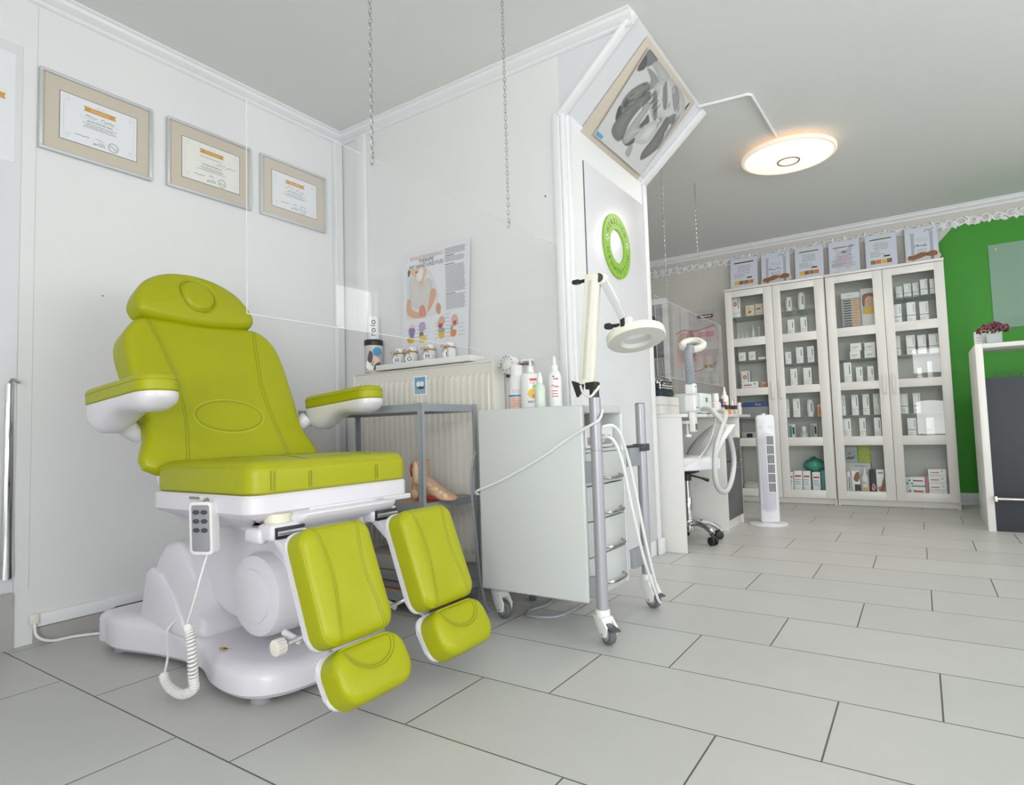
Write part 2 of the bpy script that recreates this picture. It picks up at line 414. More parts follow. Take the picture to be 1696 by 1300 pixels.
PO_SH= [((205, 205, 206), [(0.026, 0.458), (0.145, 0.452), (0.216, 0.331), (0.206, 0.211), (0.01, 0.212)]), ((222, 180, 150), [(0.033, 0.456), (0.145, 0.451), (0.137, 0.406), (0.114, 0.359), (0.089, 0.399), (0.061, 0.423)]), ((228, 226, 226), [(0.1, 0.453), (0.129, 0.451), (0.122, 0.408), (0.102, 0.392), (0.08, 0.415)]), ((60, 50, 48), [(0.026, 0.456), (0.039, 0.454), (0.034, 0.428), (0.025, 0.429)]), ((150, 95, 70), [(0.075, 0.443), (0.094, 0.444), (0.09, 0.438), (0.076, 0.436)]), ((200, 196, 194), [(0.035, 0.418), (0.083, 0.4), (0.114, 0.354), (0.147, 0.399), (0.186, 0.374), (0.178, 0.313), (0.158, 0.25), (0.05, 0.265), (0.032, 0.311)]), ((214, 160, 125), [(0.176, 0.338), (0.204, 0.333), (0.203, 0.296), (0.17, 0.244), (0.148, 0.232), (0.158, 0.264)]), ((216, 160, 128), [(0.019, 0.308), (0.041, 0.3), (0.044, 0.261), (0.101, 0.229), (0.138, 0.219), (0.132, 0.206), (0.062, 0.21), (0.014, 0.241)]), ((205, 140, 110), [(0.098, 0.258), (0.118, 0.27), (0.133, 0.258), (0.141, 0.219), (0.097, 0.22)]), ((205, 145, 115), [(0.206, 0.253), (0.223, 0.265), (0.236, 0.249), (0.231, 0.212), (0.209, 0.219)]), ((140, 110, 170), [(0.025, 0.162), (0.06, 0.162), (0.059, 0.129), (0.027, 0.127)]), ((90, 110, 180), [(0.03, 0.132), (0.056, 0.129), (0.053, 0.11), (0.032, 0.112)]), ((222, 170, 60), [(0.014, 0.114), (0.053, 0.113), (0.055, 0.091), (0.026, 0.087), (0.01, 0.1)]), ((215, 200, 190), [(0.028, 0.166), (0.048, 0.181), (0.06, 0.162)]), ((170, 150, 190), [(0.094, 0.177), (0.128, 0.183), (0.131, 0.144), (0.095, 0.139)]), ((110, 90, 80), [(0.095, 0.134), (0.117, 0.134), (0.12, 0.112), (0.097, 0.112)]), ((225, 190, 90), [(0.094, 0.113), (0.135, 0.115), (0.135, 0.087), (0.093, 0.084)]), ((215, 160, 140), [(0.217, 0.176), (0.236, 0.197), (0.257, 0.19), (0.256, 0.158), (0.217, 0.148)]), ((160, 60, 60), [(0.22, 0.16), (0.244, 0.161), (0.24, 0.141), (0.222, 0.141)]), ((130, 160, 140), [(0.219, 0.139), (0.255, 0.139), (0.253, 0.118), (0.221, 0.12)]), ((230, 170, 60), [(0.219, 0.118), (0.252, 0.119), (0.251, 0.093), (0.224, 0.092)]), ((215, 165, 165), [(0.301, 0.18), (0.319, 0.198), (0.338, 0.184), (0.34, 0.147), (0.306, 0.142)]), ((170, 60, 70), [(0.313, 0.164), (0.33, 0.165), (0.327, 0.149), (0.313, 0.148)]), ((140, 170, 130), [(0.294, 0.144), (0.311, 0.144), (0.308, 0.124), (0.294, 0.123)]), ((225, 120, 60), [(0.295, 0.121), (0.328, 0.121), (0.323, 0.094), (0.296, 0.093)])]
# ================================================================== THE ROOM
XL, XR, YF, YB, ZC = -2.633, 2.4, -1.6, 5.98, 2.38
def struct(name, b, sharp=35): return solo(name, b, kind='structure', sharp=sharp)
b = B(); b.box(XL - .1, XR + .1, YF - .1, YB + .1, -.1, 0, tilemat()); struct('floor', b)
b = B(); b.box(XL - .1, XR + .1, YF - .1, YB + .1, ZC, ZC + .1, CEIL); struct('ceiling', b)
b = B(); b.box(XL - .1, XL, YF, YB, 0, ZC, WALL); b.flat([(1.07 + .003 * math.cos(i * PI / 5), 1.27 + .003 * math.sin(i * PI / 5)) for i in range(10)], .0006, DARK, F((XL, 0, 0), (0, 1, 0), (0, 0, 1))); struct('wall_left', b)
# back wall with the green painted field
b = B(); b.box(XL, XR, YB, YB + .1, 0, ZC, BACKWALL)
MB = F((0, YB, 0), (1, 0, 0), (0, 0, 1))
b.flat([(.10, .095), (XR, .095), (XR, 2.25), (.335, 2.25), (.20, 2.10), (.10, 2.0)], .0015, GREENWALL, MB); struct('wall_back', b)
# the block of wall that carries the radiator
b = B(); b.box(XL, -1.226, 2.27, 3.256, 0, ZC, WALL); b.flat([(-1.312 + .004 * math.cos(i * PI / 5), 1.718 + .004 * math.sin(i * PI / 5)) for i in range(10)], .0006, BLACK, F((0, 2.27, 0), (1, 0, 0), (0, 0, 1))); struct('wall_middle', b)
# knee brace between the block and the ceiling
b = B(F((0, 0, 0), (1, 0, 0), (0, 0, 1)))
b.prism([(-1.226, 2.07), (-.87, ZC), (-1.226, ZC)], -3.255, -2.27, WALLGLOSS); struct('wall_brace', b)
# front wall (behind the camera) with a shop window
def holed(name, fixed, axis, a0, a1, holes, m):
    b = B(); cur = a0
    def bx(p, q, z0, z1):
        if q - p < 1e-4 or z1 - z0 < 1e-4: return
        if axis == 'x': b.box(p, q, min(fixed), max(fixed), z0, z1, m)
        else: b.box(min(fixed), max(fixed), p, q, z0, z1, m)
    for h0, h1, z0, z1 in holes:
        bx(cur, h0, 0, ZC); bx(h0, h1, 0, z0); bx(h0, h1, z1, ZC); cur = h1
    bx(cur, a1, 0, ZC); struct(name, b)
holed('wall_front', (YF, YF - .1), 'x', XL, XR, [(-.1, 2.1, .35, 1.95)], WALL)
holed('wall_right', (XR, XR + .1), 'y', YF, YB, [(.3, 3.6, .55, 1.85), (4.08, 4.75, 1.72, 2.3)], WALL)
SKYGLASS = mat('daylight_behind_glass', (236, 242, 255), 0.5, emit=2.2)
WGL = glassmat('window_glass', (244, 246, 246), 1.45)
CURT = mat('white_curtain', (235, 238, 238), 0.8)
def window(name, o, r, w, h, nx, ny, curtain=False):
    M = F(o, r, (0, 0, 1)); b = B(M); f = .05
    b.box(0, w, 0, f, -.04, .02, TRIM, .004); b.box(0, w, h - f, h, -.04, .02, TRIM, .004)
    b.box(0, f, f, h - f, -.04, .02, TRIM, .004); b.box(w - f, w, f, h - f, -.04, .02, TRIM, .004)
    for i in range(1, nx): b.box(w * i / nx - .02, w * i / nx + .02, f, h - f, -.03, .015, TRIM)
    for i in range(1, ny): b.box(f, w - f, h * i / ny - .02, h * i / ny + .02, -.03, .015, TRIM)
    fr = struct(name, b)
    g = B(M); g.rect(f, w - f, f, h - f, -.015, WGL); part('pane', g, fr)
    if curtain:
        g = B(M); n = 80
        def rz(i, z): return (w * i / n, z, .05 + .018 * math.sin(i * 1.3) + .008 * math.sin(i * .41))
        g.loft([[rz(i, h * .38 + .03 * math.sin(i * .2)) for i in range(n + 1)], [rz(i, h * .7) for i in range(n + 1)]], CURT, False, False, closed=False)
        part('curtain', g, fr)
window('window_1', (2.1, YF - .03, .35), (-1, 0, 0), 2.2, 1.6, 3, 2, True)
window('window_2', (XR + .03, .3, .55), (0, 1, 0), 3.3, 1.3, 4, 1)
window('window_3', (XR + .03, 4.08, 1.72), (0, 1, 0), .67, .58, 1, 1)

# cornices
def cornice(name, M, w):
    P = [(0, 0), (.05, 0), (.05, -.008), (.04, -.012), (.036, -.024), (.024, -.034), (.012, -.04), (.012, -.05), (.005, -.055), (0, -.055)]
    b = B(M @ F((0, 0, 0), (0, 0, 1), (0, 1, 0)) if False else M)
    rings = []
    for x in (0, w): rings.append([(x, p[1], p[0]) for p in P])
    b.loft(rings, TRIM); return struct(name, b, 25)
cornice('trim_1', F((XL, YF, ZC), (0, 1, 0), (0, 0, 1)), 2.27 - YF)
cornice('trim_2', F((XL, 2.27, ZC), (1, 0, 0), (0, 0, 1)), 1.76)
cornice('trim_3', F((XL, YB, ZC), (1, 0, 0), (0, 0, 1)), XR - XL)
# left wall: base tiles, wooden strip, panel joint and end lath
b = B(); b.box(XL, XL + .008, .86, 2.2, 0, .052, mat('base_tile', (178, 176, 172), .45)); struct('baseboard_left', b)
b = B(); b.box(XL, XL + .016, .865, 2.26, .056, .1, TRIM, .003); struct('trim_4', b)
b = B(); b.box(XL, XL + .012, YF, .80, .0, .19, mat('base_tile', (178, 176, 172))); struct('baseboard_near', b)
b = B(); b.box(XL, XL + .005, YF, .800, .195, 2.14, WALLGLOSS); struct('trim_5', b)
b = B(); b.box(XL, XL + .022, 2.215, 2.262, .1, ZC - .055, TRIM, .006); b.box(XL, XL + .03, 2.2, 2.22, .1, ZC - .055, TRIM, .004); struct('trim_6', b)
b = B(); b.box(-2.495, -2.425, 2.245, 2.27, 1.02, ZC - .05, TRIM, .004); struct('trim_7', b)
# block end face: corner moulding, lacquered panel, lath, skirting
b = B()
for y0, y1, x in ((2.262, 2.30, .014), (2.30, 2.325, .022), (2.325, 2.345, .012)): b.box(-1.226, -1.226 + x, y0, y1, 0, 2.07, TRIM, .004)
b.box(-1.262, -1.226, 2.256, 2.27, 0, 2.07, TRIM, .004); struct('trim_8', b)
b = B(); b.box(-1.226, -1.220, 2.48, 3.19, .08, 1.93, WALLGLOSS, .001); struct('trim_9', b)
b = B(); b.box(-1.226, -1.216, 3.205, 3.256, 0, 2.07, TRIM, .003); b.box(-1.216, -1.2, 3.19, 3.262, 0, .085, TRIM, .002); struct('trim_10', b)
b = B(); b.box(-1.226, -1.224, 2.474, 2.479, .1, 1.93, DARK); struct('trim_11', b)
MBR = F((-1.226, 2.24, 2.07), (0, 1, 0), (.356, 0, .31))
b = B(MBR); b.box(.01, .062, -.012, .47, 0, .016, TRIM, .004); b.box(.955, 1.012, -.012, .47, 0, .02, TRIM, .004)
b.box(.062, .955, -.012, .016, 0, .008, TRIM, .002); struct('trim_12', b)
# back wall skirting and the moulded garland under the cornice
b = B(); b.box(.22, XR, YB - .014, YB, 0, .095, TRIM, .004); b.box(.22, XR, YB - .018, YB, 0, .02, TRIM, .003); struct('baseboard_back', b)
b = B(MB)
wv = [(XL + .02 + i * .026, 2.222 + .010 * math.sin(i * 1.05) + .005 * math.sin(i * .37)) for i in range(int((XR - XL) / .026))]
b.prism(wv + [(wv[-1][0], 2.268), (wv[0][0], 2.268)], 0, .004, BACKWALL)
random.seed(3); x = XL + .1; k = 0
while x < XR - .1:
    s = 1 if k % 2 else -1; z = 2.245
    sp = []
    for i in range(26):
        a = i / 25 * 2.6 * PI; r = .036 * (1 - i / 30)
        sp.append((x + r * math.cos(a * s + (0 if s > 0 else PI)), z + r * math.sin(a * s), .008))
    b.tube(sp, [.007 - .0002 * i for i in range(26)], TRIM, 6)
    for i in range(5):
        a = random.uniform(0, 2 * PI)
        MM = T(x + .04 + random.uniform(-.015, .015), z + random.uniform(-.032, .032), .006) @ Matrix.Rotation(a, 4, 'Z')
        b.ell((0, 0, 0), (.024, .010, .009), TRIM, 8, MM)
    b.tube([(x - .01, z - .03 * s, .006), (x + .03, z - .012 * s, .01), (x + .075, z + .026 * s, .006)], .006, TRIM, 6, 4)
    x += .078; k += 1
struct('trim_13', b)
# cable duct on the ceiling
b = B(); w = .011
b.tube([(-.878, 3.16, ZC - .009), (-.64, 3.192, ZC - .009), (-.622, 3.21, ZC - .009), (-.606, 3.80, ZC - .009)], .0085, TRIM, 8); struct('trim_14', b)

# small drill holes in the walls are left to the paint; wall panels have one thin joint
b = B(); b.box(XL, XL + .0006, .8455, .8475, .19, ZC - .06, mat('panel_joint', (205, 205, 206))); struct('trim_15', b)

# ceiling light
lt = thing('ceiling_light', (-.585, 4.02, ZC), 'round flat white ceiling light glowing warm, with a grey ring at its centre', 'ceiling light')
LM = mat('lamp_diffuser', (255, 240, 214), .5, emit=1.05); LR = mat('lamp_rim', (250, 236, 216), .4, emit=.35)
M = T(-.585, 4.02, 0)
b = B(); b.cyl((-.585, 4.02, ZC), (-.585, 4.02, ZC - .035), .18, mat('lamp_base', (255, 190, 120), .5, emit=1.4), n=48); part('lamp_base', b, lt)
b = B(); b.lathe([(.05, ZC - .03), (.262, ZC - .03), (.27, ZC - .036), (.27, ZC - .05), (.262, ZC - .056), (.25, ZC - .056)], LR, M, 64); part('rim', b, lt)
b = B(); b.lathe([(.252, ZC - .052), (.24, ZC - .06), (.15, ZC - .072), (.068, ZC - .078)], LM, M, 64)
b.lathe([(.054, ZC - .079), (.0, ZC - .081)], mat('lamp_centre', (255, 238, 205), .5, emit=1.8), M, 48); part('diffuser', b, lt)
b = B(); b.torus(.061, .0065, STEEL, M @ T(0, 0, ZC - .079), 48); part('centre_ring', b, lt, 'grey metal ring')

# ================================================================== TREATMENT CHAIR
CY = 1.187
ch = thing('treatment_chair', (-1.75, CY, 0), 'lime green leather treatment chair with two leg rests on a white motor base', 'treatment chair')
# base
half = [(-2.37, .19), (-2.30, .232), (-2.2, .24), (-2.05, .205), (-1.9, .187), (-1.78, .195), (-1.66, .238), (-1.56, .252), (-1.48, .238), (-1.425, .18), (-1.405, .08)]
out = [(x, CY - h) for x, h in half] + [(x, CY + h) for x, h in half[::-1]]
P = ccw([(v.x, v.y) for v in catmull([Vector((x, y, 0)) for x, y in out], 6)])
def hz(x):   # the base is a little higher towards the rear
    return .018 if x > -1.7 else .018 + .03 * min(1, (-1.7 - x) / .5)
rings = []
for d, z in ((.012, .02), (0, .032), (0, .072), (.006, .085), (.02, .096), (.045, .102)):
    Q = inset(P, d); rings.append([(q[0], q[1], z + (hz(q[0]) - .018 if z > .05 else 0)) for q in Q])
b = B(); b.loft(rings, WPLAST)
b.flat([(-1.70, .995), (-1.665, .99), (-1.655, 1.015), (-1.69, 1.02)], .1032, YELLOW); b.flat([(-1.69, 1.0), (-1.672, .998), (-1.668, 1.01)], .1036, INK)
part('base', b, ch)
for x, s in ((-1.5, -1), (-1.5, 1), (-2.27, -1), (-2.27, 1)):
    b = B(); b.cyl((x, CY + s * .19, 0), (x, CY + s * .19, .022), .028, GREYP, n=20); part('foot', b, ch)
# column (pedestal cover)
MX = F((0, 0, 0), (1, 0, 0), (0, 0, 1))   # local (x, z), normal -y
b = B(MX)
b.prism([(-2.15, .10), (-2.115, .25), (-2.075, .32), (-2.02, .375), (-1.95, .383), (-1.905, .36), (-1.85, .27), (-1.81, .17), (-1.795, .10)], -1.37, -1.005, WPLAST, .03, 4)
b.prism([(-2.168, .098), (-2.125, .27), (-2.09, .29), (-2.03, .275), (-1.96, .215), (-1.905, .15), (-1.885, .098)], -1.378, -.997, WPLAST, .008, 3)
part('column', b, ch)
b = B(MX)
b.prism([(-1.97, .36), (-1.84, .465), (-1.56, .48), (-1.43, .47), (-1.47, .40), (-1.50, .30), (-1.50, .17), (-1.60, .155), (-1.76, .165), (-1.9, .22)], -1.33, -1.055, WPLAST, .025, 3)
part('lift_arm', b, ch)
b = B(); b.cyl((-1.555, 1.01, .262), (-1.555, 1.365, .262), .115, WPLAST, n=48, bev=.022)
b.cyl((-1.555, 1.004, .262), (-1.555, 1.02, .262), .075, WPLAST, n=40, bev=.006); part('pivot_cover', b, ch)
b = B(MX); b.prism([(-1.86, .50), (-1.78, .44), (-1.5, .425), (-1.36, .465), (-1.33, .50)], -1.36, -1.01, WPLAST, .02, 3); part('seat_support', b, ch)
# seat frame and cushion
P = rrect(-1.885, -1.385, .893, 1.463, .045)
b = B(); rings = []
for d, z in ((.10, .452), (.07, .47), (.012, .496), (.0, .506), (0, .545), (.006, .552)):
    Q = inset(P, d); rings.append([(q[0], q[1], z) for q in Q])
b.loft(rings, WPLAST); b.box(-1.47, -1.385, 1.07, 1.463, .488, .505, WPLAST, .004)
b.box(-1.66, -1.60, .888, .896, .535, .548, WPLAST); b.box(-1.655, -1.605, .8868, .889, .538, .545, INKG); part('seat_frame', b, ch)
MZ = T(0, 0, .637)
def seath(x, y): return -.010 * math.exp(-((y - CY) / .12) ** 2) + .006 * math.exp(-((x + 1.55) / .1) ** 2)
b = B(); b.cushion(rrect(-1.875, -1.383, .898, 1.458, .05), .084, .034, .008, GREEN, MZ, seath)
s = b
b2 = B()
for yo in (-.115, .115):
    for o in (0, .008): seam(b2, s, [(-1.86, CY + yo + o), (-1.6, CY + yo * .95 + o), (-1.385, CY + yo * 1.05 + o)], MZ, GREEND, .0013)
b2.tube([(p[0], p[1], .637 - .018) for p in inset(rrect(-1.875, -1.383, .898, 1.458, .05), .0055)], .0032, GREEN, 6, 0, True)
for yo in (-.115, .115):
    for o in (0, .008): b2.tube([(-1.3815, CY + yo * 1.05 + o, .605), (-1.3815, CY + yo * 1.05 + o, .562)], .0013, GREEND, 5)
for o in (0, .01): b2.tube([(-1.3815, .95 + o, .612), (-1.3815, .95 + o, .562)], .0013, GREEND, 5)
sc = part('seat_cushion', b, ch); part('seam', b2, sc)
# backrest
UB = Vector((-.447, 0, .894)); NB = Vector((.894, 0, .447))
MBK = F((-1.868, CY, .605), (0, 1, 0), UB)
hw = [(.272, 0), (.276, .15), (.283, .3), (.283, .42), (.272, .495), (.232, .553), (.17, .578), (.09, .578)]
outb = [(w, v) for w, v in hw] + [(0, .572)] + [(-w, v) for w, v in hw[::-1]]
PB = ccw([(v.x, v.y) for v in catmull([Vector((x, y, 0)) for x, y in outb[:-1]] + [Vector((-.272, 0, 0))], 5)])
def backh(u, v):
    a = abs(u); t = 0.186 - .04 * math.sin(PI * min(max(v / .56, 0), 1))
    return .012 / (1 + math.exp(-(a - t) * 90)) * (1 if a < .25 else 1) - .006 + .006 * math.exp(-((u / .11) ** 2 + ((v - .19) / .055) ** 2) ** 2)
b = B(); b.cushion(PB, .095, .024, .004, GREEN, MBK, backh, nr=30, tf=lambda u, v: .28 + .72 * min(1, max(0, v - .03) / .40))
s = b; b2 = B()
for sg in (-1, 1):
    for o in (0, .009):
        seam(b2, s, [(sg * (.192 + o), .565), (sg * (.168 + o), .45), (sg * (.148 + o), .3), (sg * (.156 + o), .15), (sg * (.182 + o), .005)], MBK, GREEND, .0014)
el = [(.118 * math.cos(a * PI / 24), .19 + .056 * math.sin(a * PI / 24)) for a in range(49)]
q = project(b, el, MBK, -.0003); b2.tube(q, .0017, GREEND, 6)
el = [(.126 * math.cos(a * PI / 24), .19 + .064 * math.sin(a * PI / 24)) for a in range(49)]
q = project(b, el, MBK, -.0003); b2.tube(q, .0012, GREENS, 6)
b2.tube([MBK @ Vector((p[0], p[1], -.018)) for p in inset(PB, .0045)], .003, GREEN, 6, 0, True)
bk = part('backrest_cushion', b, ch); part('seam', b2, bk)
b = B(MBK); rings = []
for v in (-.03, .1, .2, .3, .4, .5):
    wb = -.094 * (.28 + .72 * min(1, max(0, v - .03) / .40)); hw_ = .262 - .03 * (v / .5) ** 3
    rings.append([(-hw_, v, wb), (hw_, v, wb), (hw_, v, wb - .016), (hw_ - .03, v, wb - .026), (-hw_ + .03, v, wb - .026), (-hw_, v, wb - .016)])
b.loft(rings, WPLAST); b.box(-.25, .25, -.045, -.028, -.08, -.04, DARK, .004); part('back_shell', b, ch)
b = B(MBK); b.box(.28, .289, .205, .235, -.055, -.052, mat('green_tag', (40, 150, 70))); part('care_tag', b, bk, 'small green care tag')
# headrest
UH = Vector((-.42, 0, .907)).normalized()
MH = F((-2.105, 1.178, 1.135), (0, 1, 0), UH)
oh = [(.215, .028), (.205, .075), (.165, .135), (.09, .178), (0, .192), (-.09, .178), (-.165, .135), (-.205, .075), (-.215, .028), (-.19, -.006), (-.1, -.02), (0, -.024), (.1, -.02), (.19, -.006)]
PH = ccw([(v.x, v.y) for v in catmull([Vector((x, y, 0)) for x, y in oh], 6)])
def headh(u, v):
    r = math.hypot(u / .06, (v - .088) / .066)
    return -.011 * math.exp(-((r - 1) / .09) ** 2) + (.002 if r < 1 else 0)
b = B(); b.cushion(PH, .085, .032, .012, GREEN, MH, headh, nr=50)
b2 = B(); el = [(.0605 * math.cos(a * PI / 24), .088 + .067 * math.sin(a * PI / 24)) for a in range(49)]
b2.tube(project(b, el, MH, .0005), .0022, GREEND, 6)
el = [(.05 * math.cos(a * PI / 24), .088 + .056 * math.sin(a * PI / 24)) for a in range(49)]
b2.tube([MH @ Vector((p[0], p[1], -.02)) for p in inset(PH, .005)], .003, GREEN, 6, 0, True)
hd = part('headrest', b, ch); part('seam', b2, hd)
b = B(); b.prism(inset(PH, .03), -.1, -.084, WPLAST, .004, M=MH)
for y in (-.05, .05): b.tube([MH @ Vector((y, -.06, -.094)), MH @ Vector((y, .06, -.094))], .008, CHROME, 8)
part('headrest_bracket', b, ch)
# armrests
for sg in (-1, 1):
    yc = CY + sg * .375
    M = T(0, yc, 0) @ Matrix.Rotation(math.radians(-4.5), 4, 'Y') if False else T(-1.82, yc, .835) @ Matrix.Rotation(math.radians(-4.5), 4, 'Y')
    b = B(); b.cushion(rrect(-.185, .185, -.056, .056, .05, 8), .05, .018, .004, GREEN, M @ T(0, 0, .028))
    b2 = B(); b2.tube([M @ Vector((p[0], p[1], .010)) for p in inset(rrect(-.185, .185, -.056, .056, .05, 8), .001)], .0018, GREEND, 6, 0, True)
    am = part('armrest_pad', b, ch); part('seam', b2, am)
    b = B(); rings = []
    for i in range(25):
        q = -1 + 2 * i / 24; x = .184 * math.sin(q * PI / 2); t = (x / .184 + 1) / 2
        e_ = math.sqrt(max(0, 1 - max(0, (abs(x) - .134) / .0505) ** 2))
        dep = (.034 + .052 * math.exp(-((t - .14) / .26) ** 2) + .016 * math.exp(-((t - .85) / .2) ** 2)) * (.35 + .65 * max(0, 1 - abs(2 * t - 1) ** 7))
        w = .006 + .0495 * e_
        rings.append([(x, y * w, z) for y, z in ((-1, -.021), (-1, -.021 - dep * .38), (-.93, -.021 - dep * .62), (-.75, -.021 - dep * .85), (-.4, -.021 - dep), (.4, -.021 - dep), (.75, -.021 - dep * .85), (.93, -.021 - dep * .62), (1, -.021 - dep * .38), (1, -.021))])
    b.loft(rings, WPLAST, M=M); ars = part('armrest_shell', b, ch, sharp=70)
    b = B(); y0 = yc - sg * .04; y1 = CY + sg * .262
    b.tube([(-1.98, y0, .765), (-2.0, (y0 + y1) / 2, .735), (-2.0, y1, .715)], [.03, .028, .026], WPLAST, 12, 4); part('armrest_support', b, ch)
# leg rests
def bar_(b, p, q, w, d, m):
    p = Vector(p); q = Vector(q); z = (q - p); L = z.length; z.normalize(); x = Vector((0, 1, 0)); y = z.cross(x)
    b.box(-w / 2, w / 2, -d / 2, d / 2, 0, L, m, .005, M=Matrix(((x.x, y.x, z.x, p.x), (x.y, y.y, z.y, p.y), (x.z, y.z, z.z, p.z), (0, 0, 0, 1))))
DL = Vector((.365, 0, -.931)).normalized(); NL = Vector((.931, 0, .365)).normalized()
DF = Vector((.527, 0, -.85)).normalized()
for y0, y1, sg in ((.925, 1.145, -1), (1.262, 1.482, 1)):
    w = (y1 - y0) / 2; yc = (y0 + y1) / 2
    ML = F((-1.312, yc, .452), (0, -1, 0), -DL)   # v runs up, so the pad spans v -.285..0; normal = front
    if (ML.to_3x3() @ Vector((0, 0, 1))).x < 0: ML = F((-1.312, yc, .452), (0, 1, 0), -DL)
    b = B(ML); b.prism(rrect(-w - .002, w + .002, -.286, .004, .04), 0, .014, WPLAST, .004)
    lr = part('leg_rest', b, ch)
    Mc = ML @ T(0, 0, .078)
    def lh(u, v): return .006 * (1 / (1 + math.exp(-(abs(u) - .058) * 150))) - .004
    b = B(); b.cushion(rrect(-w, w, -.285, 0, .04), .064, .026, .006, GREEN, Mc, lh, bot=.003)
    b2 = B()
    for k in (-1, 1):
        for o in (0, .007): seam(b2, b, [(k * (.064 + o), -.004), (k * (.05 + o), -.07), (k * (.046 + o), -.14), (k * (.058 + o), -.22), (k * (.066 + o), -.282)], Mc, GREEND, .0012)
    b2.tube([Mc @ Vector((p[0], p[1], -.014)) for p in inset(rrect(-w, w, -.285, 0, .04), .004)], .0026, GREEN, 6, 0, True)
    lc = part('leg_cushion', b, lr)
    part('leg_seam', b2, lr)
    MFt = F((-1.202, yc, .176), (0, 1, 0), -DF)
    b = B(MFt); b.prism(rrect(-w - .002, w + .002, -.126, .002, .035), 0, .013, WPLAST, .004); part('foot_shell', b, lr)
    Mc = MFt @ T(0, 0, .078)
    fo = rrect(-w, w, -.136, -.004, .05)
    def fh(u, v): return .012 * (1 / (1 + math.exp(-(math.hypot(u / .075, (v + .002) / .07) - 1) * 14))) - .008
    b = B(); b.cushion(fo, .066, .024, .004, GREEN, Mc, fh, bot=.003)
    b2 = B(); arc = [(.078 * math.cos(PI + a * PI / 16), -.012 + .066 * math.sin(PI + a * PI / 16)) for a in range(17)]
    for sc_ in (1, .9): 
        q = project(b, [(p[0] * sc_, -.012 + (p[1] + .012) * sc_) for p in arc], Mc, .0)
        b2.tube(q, .0014, GREEND, 6)
    b2.tube([Mc @ Vector((p[0], p[1], -.014)) for p in inset(fo, .004)], .0026, GREEN, 6, 0, True)
    part('foot_cushion', b, lr); part('foot_seam', b2, lr)
    # hinge bracket under the seat front
    hy = y0 + .062
    b = B(); b.cyl((-1.41, hy, .478), (-1.41, hy, .50), .034, mat('beige_bearing', (226, 222, 196), .4), n=24)
    b.box(-1.425, -1.36, hy - .052, hy + .052, .435, .478, WPLAST, .012, 3)
    b.box(-1.47, -1.40, hy - .06, hy - .025, .425, .468, WPLAST, .014, 3)
    b.box(-1.363, -1.352, hy - .042, hy + .042, .441, .470, BLACK, .002)
    b.cyl((-1.354, hy - .04, .4555), (-1.354, hy + .04, .4555), .007, CHROME, n=12)
    bar_(b, (-1.385, hy, .45), (-1.30, hy, .385), .075, .022, WPLAST)
    part('hinge_bracket', b, lr)
    # locking knob behind the pad
    b = B(); ky = y0 + .03
    n = 14; rg = []
    kx, kz = -1.345, .182
    MK = F((kx, ky - .012, kz), (1, 0, 0), (0, 0, 1))
    b.prism([((.0195 + .0011 * math.cos(14 * a * 2 * PI / 84)) * math.cos(a * 2 * PI / 84), (.0195 + .0011 * math.cos(14 * a * 2 * PI / 84)) * math.sin(a * 2 * PI / 84)) for a in range(84)], -.012, .012, CREAM, .002, M=MK)
    b.cyl((kx, ky + .001, kz), (-1.30, ky + .05, .205), .006, CHROME, n=10)
    b.cyl((-1.385, ky + .03, .2), (-1.335, ky + .045, .178), .009, WPLAST2, n=12, bev=.002)
    b.tube([(-1.30, ky + .05, .205), (-1.26, ky + .05, .18), (-1.225, ky + .05, .168)], .006, CHROME, 8)
    part('locking_knob', b, lr)

# remote control hanging from the chair
rc = thing('hand_control', (-1.585, .872, .4), 'white and grey button hand control hanging at the side of the green chair, coiled cord', 'remote control')
MR = F((-1.592, .872, .402), (.93, .37, 0), (-.05, 0, 1))
b = B(MR); b.prism(rrect(0, .068, 0, .134, .011), -.004, .022, WPLAST2, .004, 3); part('housing', b, rc)
b = B(MR); b.prism(rrect(.008, .06, .008, .126, .006), .021, .0235, mat('remote_panel', (150, 150, 156), .4), .0008); part('keypad', b, rc, 'grey keypad')
for r in range(3):
    for c in range(2):
        b = B(MR); b.prism([(.022 + c * .024 + .0095 * math.cos(a * PI / 8), .108 - r * .023 + .006 * math.sin(a * PI / 8)) for a in range(16)], .023, .026, DARK, .0006); part('button', b, rc)
b = B(MR); b.tube([(.034, .134, .01), (.034, .140, -.004), (.034, .134, -.012)], .003, STEEL, 8, 4); part('hook', b, rc)
b = B()
b.tube([(-1.558, .884, .403), (-1.562, .872, .36), (-1.575, .862, .30), (-1.60, .86, .245), (-1.612, .86, .225)], .0032, WPLAST2, 8, 6)
pts = []; path = catmull([Vector(p) for p in [(-1.612, .86, .215), (-1.597, .86, .19), (-1.588, .86, .14), (-1.592, .865, .085), (-1.60, .87, .055), (-1.65, .868, .032), (-1.71, .872, .03), (-1.77, .885, .035), (-1.79, .89, .045)]], 40, False)
n = len(path)
for i, p in enumerate(path):
    d = (path[min(i + 1, n - 1)] - path[max(i - 1, 0)]).normalized(); x = d.cross(Vector((0, 1, .2))).normalized(); y = d.cross(x)
    a = i * 0.9
    pts.append(p + x * .0105 * math.cos(a) + y * .0105 * math.sin(a))
b.tube(pts, .0034, WPLAST2, 6)
b.tube([(-1.79, .89, .045), (-1.83, .92, .075), (-1.90, .955, .1), (-1.95, .98, .12), (-1.93, 1.0, .15)], .0034, WPLAST2, 8, 6)
part('coiled_cord', b, rc, sharp=60)
